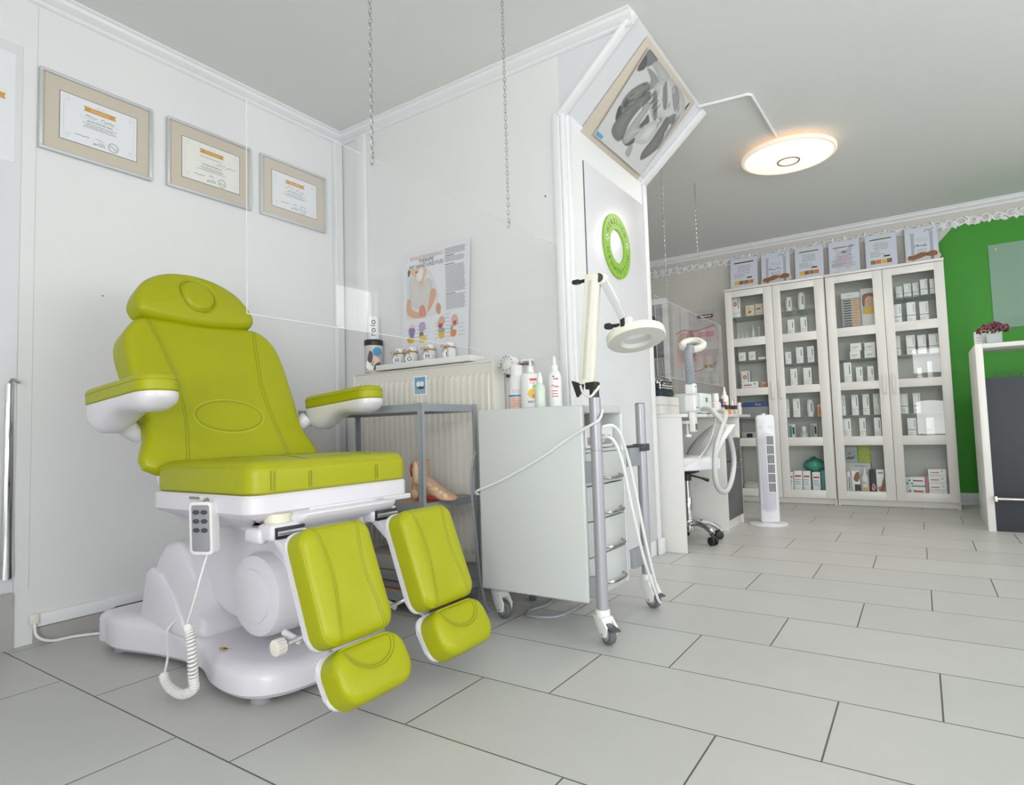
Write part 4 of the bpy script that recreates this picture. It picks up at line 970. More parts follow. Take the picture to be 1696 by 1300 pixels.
b.prism([(-.985, .86), (-.965, .80), (-.945, .82), (-.94, .845)], -1.85, -1.835, BLACK, .003, M=F((0, 0, 0), (1, 0, 0), (0, 0, 1)))
b.tube([(-.948, 1.835, .84), (-.932, 1.82, .815), (-.905, 1.815, .80), (-.888, 1.82, .815), (-.872, 1.825, .835)], .0045, AB, 8, 4); part('pivot', b, ml, 'black pivot with wing screw')
b = B(); bar(b, (-.862, 1.85, 1.20), (-.795, 1.865, 1.055), .026, .022, mat('lamp_arm_grey', (200, 202, 204), .35), .003); b.cyl((-.862, 1.83, 1.195), (-.862, 1.865, 1.195), .02, AB, n=20, bev=.003); b.cyl((-.862, 1.826, 1.195), (-.862, 1.831, 1.195), .015, DARK, n=18)
b.cyl((-.94, 1.838, 1.195), (-.905, 1.838, 1.197), .006, BLACK, n=10); b.prism(rrect(-.965, -.935, 1.188, 1.203, .006), -1.845, -1.83, BLACK, .003, M=F((0, 0, 0), (1, 0, 0), (0, 0, 1))); part('upper_arm', b, ml)
cN = Vector((-.792, 1.955, 1.002)); v = (cN - Vector((0, 0, .7))).normalized(); dn = Vector((0, 0, -1)); dn = (dn - v * dn.dot(v)).normalized(); rt = Vector((.83, .557, -.03))
dn = dn * math.cos(.17) + rt * math.sin(.17); nn = (-v * .44 + dn * .90).normalized()
xx = (rt - nn * rt.dot(nn)).normalized(); yy = nn.cross(xx)
MH2 = Matrix(((xx.x, yy.x, nn.x, cN.x), (xx.y, yy.y, nn.y, cN.y), (xx.z, yy.z, nn.z, cN.z), (0, 0, 0, 1)))
b = B(MH2); b.lathe([(.047, -.016), (.092, -.018, AB), (.1, -.012), (.101, .010), (.097, .014, mat('lamp_under', (212, 212, 206), .45)), (.055, .016), (.047, .010), (.047, -.016)], AB, n=56); hd2 = part('lamp_head', b, ml)
b = B(MH2); disc(b, 0, 0, .0475, .004, glassmat('lens_glass', (240, 242, 242), 1.3, haze=.45, hazecol=(236, 238, 240)), n=40); part('lens', b, hd2, 'clear magnifying lens')  # white haze painted in for the bright background seen through the lens
b = B(); b.box(-.812, -.772, 1.862, 1.90, 1.012, 1.06, mat('lamp_joint', (226, 226, 222), .4), .006); b.box(-.806, -.79, 1.858, 1.863, 1.025, 1.055, BLACK, .002); b.cyl((-.84, 1.868, 1.035), (-.812, 1.868, 1.035), .006, BLACK, n=10); b.prism(rrect(-.865, -.838, 1.025, 1.045, .008), -1.876, -1.86, BLACK, .003, M=F((0, 0, 0), (1, 0, 0), (0, 0, 1)))
bar(b, (-.79, 1.885, 1.03), (-.79, 1.90, 1.005), .03, .02, AB); part('head_joint', b, ml)
# bottles on the trolley
ZT = .7755
t = thing('lotion_bottle', (-1.305, 1.985, ZT), 'white bottle with a blue band at the left of the trolley top', 'bottle', 'bottles on the trolley')
M = T(-1.305, 1.985, ZT)
b = B(M); b.lathe([(0, 0), (.031, 0, mat('bottle_peach', (228, 206, 192), .35)), (.033, .004), (.033, .05, BLUE), (.0335, .052), (.0335, .057, WPLAST2), (.033, .06), (.028, .125), (.024, .132)], WPLAST2, n=28); bb = part('bottle_body', b, t)
b = B(M @ FA(.0337, 0, -58)); b.lines(-.018, .018, .04, 5, .007, .0, RED, .0018); b.lines(-.018, .018, .075, 3, .006, 0, INKL, .0015); part('print', b, t)
b = B(M); b.lathe([(.0245, .131), (.0245, .17), (.022, .174), (0, .174)], WPLAST2, n=26); part('cap', b, t)
t = thing('pump_bottle', (-1.222, 1.955, ZT), 'white pump bottle with yellow fruit picture on the trolley', 'bottle', 'bottles on the trolley')
M = T(-1.222, 1.955, ZT)
b = B(M); b.lathe([(0, 0), (.036, 0), (.039, .005), (.039, .115), (.034, .13), (.014, .138), (.014, .148)], WPLAST2, n=30); part('bottle_body', b, t)
b = B(M @ FA(.0397, 0, -58)); b.rect(-.004, .022, .104, .112, 0, RED); b.text('fruit', .006, .092, .012, 0, ORANGE); blob(b, [(-.012, .05), (.004, .04), (.022, .044), (.024, .066), (.008, .074), (-.008, .066)], .0, YELLOW); blob(b, [(.002, .04), (.016, .038), (.02, .05), (.008, .052)], .0005, ORANGE); blob(b, [(.006, .076), (.014, .09), (.02, .08)], .0005, LGREEN); b.lines(-.012, .016, .026, 2, .005, 0, NAVY, .002); part('print', b, t)
b = B(M); b.cyl((0, 0, .146), (0, 0, .162), .013, WPLAST2, n=18); b.cyl((0, 0, .16), (0, 0, .184), .005, WPLAST2, n=12); b.box(-.014, .012, -.008, .008, .182, .19, WPLAST2, .003); b.tube([(-.012, 0, .186), (-.03, -.004, .187), (-.037, -.005, .181)], .004, WPLAST2, 8, 4); part('pump', b, t)
t = thing('spray_bottle', (-1.148, 1.90, ZT), 'small pale green spray bottle on the trolley right of the pump bottle', 'bottle', 'bottles on the trolley')
M = T(-1.148, 1.90, ZT)
b = B(M); b.lathe([(0, 0), (.018, 0), (.0195, .003), (.0195, .075), (.009, .092)], mat('pale_green_bottle', (208, 222, 210), .3), n=22); part('bottle_body', b, t)
b = B(M); b.lathe([(.0105, .09), (.0105, .112), (.007, .118), (.0065, .128), (0, .13)], WPLAST2, n=18); part('nozzle', b, t)
t = thing('dropper_bottle', (-1.128, 1.975, ZT), 'tall white bottle with pointed nozzle and red print on the trolley', 'bottle', 'bottles on the trolley')
M = T(-1.128, 1.975, ZT)
b = B(M); b.lathe([(0, 0), (.024, 0), (.026, .004), (.026, .115), (.018, .135), (.011, .142)], WPLAST2, n=26); part('bottle_body', b, t)
b = B(M @ FA(.0267, 0, -58)); b.rect(-.006, .012, .104, .109, 0, RED); scribble(b, -.014, .075, .028, .012, 6, 0, RED, .003); b.lines(-.012, .014, .06, 3, .01, 0, RED, .003); disc(b, -.006, .115, .003, 0, INK); part('print', b, t)
b = B(M); b.lathe([(.0135, .14), (.0135, .156), (.009, .162), (.005, .192), (0, .194)], WPLAST2, n=18); part('nozzle', b, t)

# ================================================================== HANGING SCREENS
CHM = mat('chain_metal', (170, 170, 168), .3, metal=.9)
def chain(t, x, y, z0, z1):
    b = B(); L = .019; n = int((z1 - z0) / (L * .8)); st = (z1 - z0) / n
    for i in range(n):
        M = T(x, y, z0 + st * (i + .5)) @ Matrix.Rotation(.5 + (PI / 2 if i % 2 else 0), 4, 'Z')
        pts = [(.0042 * math.cos(a * PI / 4), 0, .0042 * math.sin(a * PI / 4) + (L / 2 - .0042 if a < 4 else -L / 2 + .0042)) for a in (0, 1, 2, 3, 4)][:5]
        pts = [(.0044 * math.cos(a), 0, (L / 2 - .0044) + .0044 * math.sin(a)) for a in (0, PI / 3, 2 * PI / 3, PI)] + [(.0044 * math.cos(a), 0, -(L / 2 - .0044) + .0044 * math.sin(a)) for a in (PI, 4 * PI / 3, 5 * PI / 3, 2 * PI)]
        b.tube(pts, .0012, CHM, 5, 0, True, M)
    part('chain', b, t)
    b = B(); b.tube([(x, y, z0 + .004), (x + .006, y, z0 - .004), (x + .003, y, z0 - .018), (x - .003, y, z0 - .02), (x - .006, y, z0 - .012)], .0016, CHM, 6, 4); b.cyl((x, y, z1), (x, y, ZC), .003, CHM, n=8); part('hook', b, t)
for x, y0, y1, z0, z1, ys, lab in ((-1.25, .80, 2.24, .979, 1.478, (1.19, 1.88), 'clear acrylic screen hanging on two chains between the chair and the trolley'),
                                 (-1.215, 3.30, 4.68, .976, 1.436, (3.51, 4.19), 'clear acrylic screen hanging on two chains above the desk')):
    t = thing('hanging_screen', (x, (y0 + y1) / 2, z0), lab, 'screen', 'hanging acrylic screens')
    b = B(); b.flat([(y0, z0), (y1, z0), (y1, z1), (y0, z1)], 0, ACRYL, F((x, 0, 0), (0, 1, 0), (0, 0, 1)))
    part('sheet', b, t)
    b = B(); EM = mat('acrylic_edge', (205, 209, 210), .3); e = .0007
    for a in ((y0, y1, z0 - e, z0 + e), (y0, y1, z1 - e, z1 + e), (y0 - e, y0 + e, z0, z1), (y1 - e, y1 + e, z0, z1)): b.box(x - e, x + e, *a, EM)
    part('sheet_edge', b, t)
    for y in ys: chain(t, x, y, z1 + .004, ZC - .012)
# ================================================================== DESK NOOK
DX = -1.067
dk = thing('desk', (-1.4, 4.05, 0), 'white manicure desk with dark grey drawers behind the end wall', 'desk')
b = B(); b.box(-1.75, DX, 3.284, 4.83, .738, .757, LAM, .002); part('desktop', b, dk)
b = B(); b.box(-1.75, -1.09, 3.285, 3.303, 0, .7378, LAM, .001); part('side_panel', b, dk)
b = B(); b.box(-1.6, DX, 4.069, 4.085, 0, .7378, LAM, .001); part('side_panel', b, dk)
b = B(); b.box(-1.6, DX, 4.462, 4.478, 0, .7378, LAM, .001); part('side_panel', b, dk)
b = B(); b.box(-1.75, -1.735, 3.303, 4.83, .25, .7378, LAM); part('back_panel', b, dk)
b = B(); b.box(-1.58, -1.085, 4.0852, 4.4618, .596, .61, LAM); b.box(-1.58, -1.085, 4.0852, 4.4618, 0, .062, LAM); b.box(-1.59, -1.58, 4.0852, 4.4618, 0, .7378, LAM); part('carcass', b, dk)
DG = mat('drawer_grey', (92, 92, 94), .45, var=.04)
for z0, z1, hz_ in ((.066, .44, .40), (.446, .594, .53)):
    b = B(); b.box(-1.084, -1.066, 4.088, 4.459, z0, z1, DG, .001); d = part('drawer_front', b, dk, 'dark grey drawer front')
    b = B(); b.tube([(-1.066, 4.20, hz_), (-1.05, 4.21, hz_), (-1.045, 4.27, hz_), (-1.05, 4.33, hz_), (-1.066, 4.34, hz_)], .004, STEEL, 8, 4); part('handle', b, d)
# pouch in the niche
b = B(); M = T(-1.16, 4.25, .6105)
b.lathe([(0, 0), (.055, .004), (.062, .02), (.05, .045), (.03, .06), (0, .062)], TEALBAG, M, 16); 
solo('plastic_pouch', b, 'small mint green pouch in the open niche above the dark drawers', 'pouch')
b = B(); b.lathe([(0, 0), (.035, .004), (.04, .02), (.03, .04), (0, .05)], PINKL, T(-1.13, 4.385, .6105), 14); solo('plastic_pouch', b, 'small pale pink pouch beside the mint pouch in the desk niche', 'pouch')
# stool
st = thing('rolling_stool', (-1.19, 3.65, 0), 'white rolling stool with backrest and chrome base pushed under the desk', 'stool')
SW = mat('stool_white', (236, 236, 240), .35); MST = T(-1.19, 3.65, 0) @ Matrix.Rotation(math.radians(-38), 4, 'Z') @ T(1.19, -3.65, 0)
b = B(); b.cushion(rrect(-.17, .17, -.17, .17, .07), .075, .03, .008, SW, MST @ T(-1.19, 3.63, .505)); part('seat', b, st)
b = B(); rings = []
for i in range(13):
    k = i / 12; y = 3.745 + .19 * k - .035 * math.sin(PI * k); z = .455 + .235 * k; w = .13 * (1 - .25 * k ** 4); th = .05 * (1 - .5 * k)
    rings.append([(-1.19 + w * c, y + th * s_ , z + th * s_ * .0) for c, s_ in ((-1, -.3), (-.93, -.8), (-.6, -1), (0, -1.05), (.6, -1), (.93, -.8), (1, -.3), (.97, .4), (.6, .7), (0, .75), (-.6, .7), (-.97, .4))])
b.loft(rings, SW, M=MST); part('backrest', b, st, sharp=60)
b = B(); b.box(-1.25, -1.13, 3.59, 3.71, .405, .43, BLACK, .006); b.cyl((-1.19, 3.65, .36), (-1.19, 3.65, .41), .024, BLACK, n=18); b.tube([(-1.17, 3.66, .39), (-1.13, 3.70, .375), (-1.09, 3.74, .355)], [.006, .006, .011], BLACK, 8, 3); part('seat_plate', b, st, 'black seat plate with lever')
b = B(); b.cyl((-1.19, 3.65, .12), (-1.19, 3.65, .37), .0155, CHROME, n=20); b.cyl((-1.19, 3.65, .08), (-1.19, 3.65, .26), .022, CHROME, n=20, bev=.003); b.cyl((-1.19, 3.65, .055), (-1.19, 3.65, .12), .03, CHROME, n=24, bev=.004); part('column', b, st)
for k in range(5):
    a = math.radians(43 + 72 * k); c_, s_ = math.cos(a), math.sin(a)
    b = B(); b.tube([(-1.19 + r * c_, 3.65 + r * s_, z) for r, z in ((.02, .105), (.07, .112), (.13, .10), (.17, .08), (.185, .066))], [.02, .017, .015, .016, .018], CHROME, 10, 4); lg = part('leg', b, st)
    x, y = -1.19 + .185 * c_, 3.65 + .185 * s_
    b = B(); b.cyl((x, y, .045), (x, y, .068), .008, DARK, n=10)
    for o in (-.013, .013):
        b.cyl((x - s_ * (o - .008), y + c_ * (o - .008), .0255), (x - s_ * (o + .008), y + c_ * (o + .008), .0255), .025, BLACK, n=20, bev=.004)
    b.box(x - .012, x + .012, y - .012, y + .012, .022, .052, BLACK, .005); part('castor', b, lg, 'black twin castor')
# tower fan
tf = thing('tower_fan', (-.9, 4.44, 0), 'white tower fan on a round foot in front of the glass cabinets', 'fan')
M = T(-.9, 4.44, 0)
b = B(M); b.lathe([(0, 0), (.122, 0), (.124, .006), (.118, .014), (.07, .022), (.05, .026), (0, .026)], WPLAST, n=48); part('foot', b, tf)
MFN = T(-.888, 4.44, 0) @ Matrix.Rotation(math.radians(10), 4, 'Z')
b = B(MFN); FANW = mat('fan_white', (230, 230, 236), .3)
Pf = catmull([Vector((x, y, 0)) for x, y in ((-.058, -.045), (-.03, -.058), (.03, -.058), (.058, -.045), (.062, .02), (.045, .055), (-.045, .055), (-.062, .02))], 4)
b.loft([[(p.x * k, p.y * k, z) for p in Pf] for k, z in ((.98, .026), (1, .04), (1, .70), (.98, .725), (.9, .738))], FANW); part('housing', b, tf)
b = B(MFN); b.loft([[(p.x * k, p.y * k, z) for p in Pf] for k, z in ((.86, .738), (.84, .744), (.6, .747))], WPLAST2); b.cyl((-.01, -.01, .746), (-.01, -.01, .757), .018, CHROME, n=20, bev=.002); b.cyl((.028, -.015, .746), (.028, -.015, .75), .009, GREYP, n=14); part('control_panel', b, tf)
b = B(MFN @ F((0, -.0588, 0), (1, 0, 0), (0, 0, 1)))
gp = mat('fan_panel', (216, 217, 226), .4)
b.prism(rrect(-.046, .05, .09, .625, .045, 8), -.002, .0012, gp, .0005)
b.rect(.004, .047, .225, .605, .0018, DARK)
for i in range(6): b.box(.004 + .0086 * i - .0012, .004 + .0086 * i + .0012, .225, .605, .0016, .004, FANW)
for i in range(7): b.box(.002, .05, .225 + .0633 * i - .003, .225 + .0633 * i + .003, .0016, .0045, FANW)
for i in range(11):
    u = -.038 + .0078 * i
    b.rect(u - .0008, u + .0008, .10 + abs(u) * .4, .222 if u > 0 else .60 - abs(u) * .4, .0018, GREYP)
for v in (.655, .668): b.rect(-.04, .045, v, v + .003, .0004, mat('fan_line', (190, 192, 200)))
part('grille', b, tf)
b = B(MFN @ F((-.0605, .0, 0), (0, -1, 0), (0, 0, 1)))
for v0, v1 in ((.18, .24), (.32, .38), (.56, .64)):
    z = v0
    while z < v1: b.rect(-.012, .03, z, z + .003, .002, DARK); z += .0075
part('side_vent', b, tf)
# storage box and bag on the desk
b = B(); b.box(-1.46, -1.2, 3.30, 3.60, .7575, .862, LAM, .006); b.box(-1.455, -1.198, 3.295, 3.605, .81, .813, INKL); solo('storage_box', b, 'white storage box on the desk under the black patterned bag', 'box')
bgm = mat('dotted_fabric', (30, 36, 42), .7)
nt = bgm.node_tree; p = nt.nodes['Principled BSDF']
vo = nt.nodes.new('ShaderNodeTexVoronoi'); vo.inputs['Scale'].default_value = 68; vo.inputs['Randomness'].default_value = .25
tc = nt.nodes.new('ShaderNodeTexCoord'); nt.links.new(tc.outputs['Object'], vo.inputs['Vector'])
lt_ = nt.nodes.new('ShaderNodeMath'); lt_.operation = 'LESS_THAN'; lt_.inputs[1].default_value = .42; nt.links.new(vo.outputs['Distance'], lt_.inputs[0])
mxx = nt.nodes.new('ShaderNodeMix'); mxx.data_type = 'RGBA'; mxx.inputs[6].default_value = rgb(30, 36, 42); mxx.inputs[7].default_value = rgb(226, 226, 214)
nt.links.new(lt_.outputs[0], mxx.inputs[0]); nt.links.new(mxx.outputs[2], p.inputs['Base Color'])
bg = thing('patterned_bag', (-1.32, 3.4, .863), 'black bag with white dot pattern lying on the white storage box on the desk', 'bag')
b = B(); b.box(-1.44, -1.205, 3.32, 3.535, .8630, .905, mat('bag_navy', (36, 48, 58), .6), .014, 3); part('bag_base', b, bg)
b = B(); rings = []
for k, z in ((1, .9055), (1.02, .925), (.97, .95), (.82, .968), (.5, .974)):
    rings.append([(-1.3225 + .118 * k * x, 3.4275 + .107 * k * y + (.012 if z > .95 else 0), z) for x, y in rrect(-1, 1, -1, 1, .3)])
b.loft(rings, bgm); part('bag_top', b, bg, sharp=60)
# extraction unit with hose
ex = thing('extraction_unit', (-1.2, 3.9, .7575), 'white box unit with small display and grey hose on the desk', 'nail dust extractor')
b = B(); b.box(-1.30, -1.125, 3.80, 4.03, .765, .892, mat('unit_white', (224, 232, 232), .35), .01, 3); part('housing', b, ex)
b = B(F((-1.1245, 3.80, .765), (0, 1, 0), (0, 0, 1))); b.rect(.085, .13, .072, .098, .0006, DARK); b.rect(.092, .123, .077, .093, .001, mat('display_green', (120, 150, 150))); b.lines(.05, .16, .03, 2, .008, .0006, INKL, .002); part('display', b, ex)
b = B(); b.cyl((-1.2, 4.03, .84), (-1.2, 4.062, .84), .034, CLEAR, n=24, caps=False); b.cyl((-1.2, 4.06, .84), (-1.2, 4.066, .84), .03, CHROME, n=24); b.cyl((-1.125, 3.97, .785), (-1.10, 3.975, .783), .016, WPLAST2, n=18)
for x in (-1.28, -1.15):
    for y in (3.82, 4.01): b.cyl((x, y, .7575), (x, y, .766), .008, BLACK, n=10)
part('filter_housing', b, ex)
HS = mat('hose_grey_white', (208, 211, 210), .45)
b = B(); b.tube([(-1.105, 3.97, .783), (-1.06, 3.99, .78), (-1.0, 3.87, .755), (-.985, 3.69, .66), (-.985, 3.566, .566), (-.985, 3.518, .461), (-.985, 3.537, .356), (-.985, 3.633, .303), (-.985, 3.757, .298), (-.985, 3.881, .361), (-.985, 3.948, .471), (-.985, 3.881, .604), (-.99, 3.77, .69), (-1.01, 3.72, .74), (-1.04, 3.72, .775), (-1.09, 3.78, .79), (-1.124, 3.81, .79)], .0155, HS, 12, 8); part('hose', b, ex, 'thick grey white hose hanging in a loop')
b = B(); b.tube([(-1.12, 3.86, .775), (-1.055, 3.83, .77), (-1.05, 3.80, .70), (-1.055, 3.70, .60), (-1.06, 3.56, .53), (-1.07, 3.42, .49), (-1.085, 3.31, .47)], .004, WPLAST2, 8, 6); part('cord', b, ex, 'thin white cord')
# flexible ring lamp
fl = thing('flexible_lamp', (-1.07, 3.36, .66), 'grey gooseneck ring lamp clamped to the desk edge', 'lamp')
b = B(); b.box(-1.085, -1.02, 3.33, 3.39, .766, .862, WPLAST2, .012, 3); b.box(-1.08, -1.02, 3.335, 3.385, .862, .925, WPLAST2, .014, 3)
b.box(-1.062, -1.03, 3.335, 3.385, .655, .766, WPLAST2, .006); b.box(-1.11, -1.05, 3.34, 3.38, .70, .718, WPLAST2, .003); b.cyl((-1.08, 3.36, .64), (-1.08, 3.36, .70), .008, WPLAST2, n=12); b.cyl((-1.08, 3.36, .628), (-1.08, 3.36, .642), .02, WPLAST2, n=18)
for k in range(3): b.box(-1.031, -1.0285, 3.343 + .014 * k, 3.349 + .014 * k, .665, .70, DARK)
for y in (3.345, 3.375):
    for z in (.79, .905): b.cyl((-1.021, y, z), (-1.018, y, z), .004, DARK, n=8)
part('clamp', b, fl)
b = B()
pts = catmull([Vector(p) for p in [(-1.05, 3.36, .92), (-1.05, 3.355, .98), (-1.052, 3.35, 1.04), (-1.06, 3.37, 1.085), (-1.07, 3.43, 1.12), (-1.08, 3.47, 1.13)]], 16, False)
b.tube(pts, [.0245 + (.0022 if i % 2 else 0) for i in range(len(pts))], mat('gooseneck_grey', (150, 156, 162), .4), 14); part('gooseneck', b, fl, 'grey gooseneck')
c2 = Vector((-1.09, 3.555, 1.165)); v = (c2 - Vector((0, 0, .7))).normalized(); up_ = Vector((0, 0, 1)); up_ = (up_ - v * up_.dot(v)).normalized(); n2_ = (-v * .42 - up_ * -.9).normalized()
rx = (rt - n2_ * rt.dot(n2_)).normalized(); ry = n2_.cross(rx)
ML2 = Matrix(((rx.x, ry.x, n2_.x, c2.x), (rx.y, ry.y, n2_.y, c2.y), (rx.z, ry.z, n2_.z, c2.z), (0, 0, 0, 1)))
b = B(ML2); b.lathe([(.042, -.008), (.055, -.02), (.07, -.02), (.08, -.008), (.08, .006), (.066, .018), (.05, .016), (.042, .004), (.042, -.008)], mat('lamp_gloss_white', (236, 234, 228), .12, coat=.5), n=40); lh2 = part('lamp_head', b, fl)
b = B(ML2); b.lathe([(0, -.003), (.042, 0), (0, .003)], CLEAR, n=32); part('lens', b, lh2, 'clear lens')
# bottles on the desk
ZD = .7575
def bottle(name, x, y, z, prof, m, label, cat='bottle', group='bottles at the far end of the desk', n=20, deco=None, capm=None, cap=None):
    t = thing(name, (x, y, z), label, cat, group); M = T(x, y, z)
    b = B(M); b.lathe(prof, m, n=n)
    if deco: deco(b, M)
    part('bottle_body', b, t)
    if cap: b = B(M); b.lathe(cap, capm, n=n); part('cap', b, t)
def deco_txt(b, r, v, m, s='', k=2):
    Mx = F((0, -r - .0006, 0), (.75, .66 * 0, 0), (0, 0, 1))
    b.lines(-r * .6, r * .6, v, k, .008, 0, m, .003, M=Mx)
bottle('remover_bottle', -1.12, 4.09, ZD, [(0, 0), (.034, 0, PINKL), (.036, .004), (.036, .04, mat('clear_pink', (226, 212, 214), .2)), (.034, .075), (.02, .088)], PINKL, 'pink liquid bottle with tall white cap on the desk end', cap=[(.021, .086), (.024, .09), (.022, .138), (0, .14)], capm=WPLAST2)
b = B(); b.box(-1.165, -1.12, 4.235, 4.285, ZD, .865, mat('purple_carton', (84, 66, 120), .5), .002); solo('carton', b, 'dark purple carton behind the bottles on the desk end', 'carton')
bottle('small_bottle', -1.105, 4.20, ZD, [(0, 0), (.014, 0), (.016, .002), (.016, .05, BLACK), (.017, .052), (.016, .062), (0, .063)], mat('green_grey_bottle', (170, 174, 160), .4), 'slim grey green vial beside the pink bottle on the desk', 'vial')
def dd(b, M):
    Mx = F((0, -.0275, .0), (1, 0, 0), (0, 0, 1)); b.rect(-.016, .02, .085, .09, 0, RED, Mx); scribble(b, -.016, .06, .032, .022, 6, .0, ORANGE, .004, Mx)
bottle('dropper_bottle', -1.15, 4.44, ZD, [(0, 0), (.024, 0), (.0265, .004), (.0265, .12), (.022, .135), (.011, .145)], CREAM, 'tall white bottle with pointed tip and orange print on the desk', deco=dd, cap=[(.013, .143), (.013, .158), (.009, .165), (.005, .198), (0, .2)], capm=WPLAST2)
bottle('cosmetic_jar', -1.095, 4.275, ZD, [(0, 0), (.022, 0), (.024, .003), (.024, .035, BLACK), (.026, .037), (.026, .062), (0, .064)], mat('amber_jar', (222, 142, 54), .3), 'amber jar with black lid at the desk end', 'jar')
bottle('cosmetic_jar', -1.095, 4.36, ZD, [(0, 0), (.018, 0), (.02, .003), (.02, .034, BLACK), (.021, .036), (.021, .06), (0, .062)], PINKL, 'pale pink jar with black lid beside the amber jar', 'jar')
bottle('polish_bottle', -1.10, 4.445, ZD, [(0, 0), (.016, 0), (.018, .003), (.018, .03), (.010, .036, BLACK), (.013, .037), (.013, .062), (.009, .064, WPLAST2), (.009, .07), (.004, .098), (0, .1)], mat('brown_glass', (186, 172, 150), .25), 'small bottle with black collar and white pointed tip on the desk end', 'bottle')
bottle('polish_bottle', -1.10, 4.525, ZD, [(0, 0), (.014, 0), (.016, .003), (.016, .034), (.010, .038, BLACK), (.012, .04), (.012, .066, PINKL), (.007, .068), (.006, .118), (0, .12)], mat('clear_polish', (206, 200, 192), .25), 'small bottle with pink brush handle on the desk end', 'bottle')
bottle('polish_bottle', -1.085, 4.575, ZD, [(0, 0), (.015, 0), (.017, .003), (.017, .05), (.012, .056, CREAM), (.013, .058), (.013, .085), (0, .087)], mat('clear_white', (218, 222, 222), .25), 'small clear bottle with ivory cap, last in the desk row', 'bottle')
# posters at the back of the nook
b = B(F((-1.99, YB - .0012, 1.0), (1, 0, 0), (0, 0, 1)))
b.box(0, .385, 0, .81, -.0011, .001, mat('grey_poster', (196, 194, 194), .5)); o = .0016
for P, m in (([(0, .60), (.1, .63), (.22, .61), (.385, .64), (.385, .30), (.2, .26), (.1, .25), (0, .24)], mat('poster_blush', (208, 188, 186))), ([(.02, .58), (.1, .6), (.12, .45), (.06, .36), (.01, .38)], mat('poster_skin_a', (190, 150, 134))), ([(.11, .60), (.17, .6), (.19, .4), (.14, .33), (.1, .42)], mat('poster_skin_b', (170, 120, 102))), ([(.0, .34), (.12, .30), (.2, .33), (.1, .38)], PINK)):
    blob(b, P, o, m, None, 5); o += .0006
stroke(b, [(p.x, p.y) for p in catmull([Vector((a, c, 0)) for a, c in ((0, .60), (.08, .635), (.2, .615), (.385, .655))], 6, False)], .012, o, mat('rose_line', (196, 80, 108)))
stroke(b, [(p.x, p.y) for p in catmull([Vector((a, c, 0)) for a, c in ((.08, .215), (.2, .22), (.3, .25), (.385, .29))], 6, False)], .010, o, mat('rose_line', (196, 80, 108)))
b.prism(rrect(.215, .37, .73, .765, .012), o, o + .0004, mat('plum_plate', (110, 44, 64))); b.rect(.25, .355, .742, .754, o + .001, PAPER); b.rect(.22, .36, .708, .713, o, INKG)
b.rect(.22, .385, .54, .60, o, PINK); b.lines(.225, .38, .585, 3, .016, o + .0006, mat('rose_line', (196, 80, 108)), .008, rag=.1, breaks=False)
for k in range(5): blob(b, [(.25 + .02 * k, .25 + .01 * (k % 2)), (.265 + .02 * k, .275), (.28 + .02 * k, .255 + .008 * (k % 3)), (.265 + .02 * k, .235)], o + .0006, RED if k % 2 else LGREEN)
b.rect(.30, .345, .40, .53, o, INKL); b.lines(.2, .37, .15, 4, .02, o, INKG, .004)
solo('foot_care_poster', b, 'pink and grey foot care poster with plum logo plate behind the desk', 'poster')
t = thing('framed_sheet', (-2.27, YB, .98), 'white framed grey sheet with dark shapes behind the desk, half hidden', 'picture')
MFP = F((-2.47, YB - .03, .98), (1, 0, 0), (0, 0, 1))
b = B(MFP)
for a in ((0, .42, 0, .06), (0, .42, .94, 1.0), (0, .06, .06, .94), (.36, .42, .06, .94)): b.box(*a, 0, .028, TRIM, .006)
part('frame', b, t)
b = B(MFP); b.rect(.06, .36, .06, .94, .006, mat('sheet_grey', (166, 168, 168))); blob(b, [(.1, .85), (.25, .84), (.33, .72), (.34, .56), (.28, .62), (.24, .74), (.1, .78)], .008, DARK); b.rect(.15, .36, .40, .56, .008, mat('sheet_dark', (92, 94, 96)))  # grey sheet with a dark curved shape and a dark block on it
for k in range(8): stroke(b, [(.12 + .03 * k, .1), (.15 + .03 * k, .25), (.13 + .03 * k, .38)], .012, .008, INKG)
part('print', b, t)
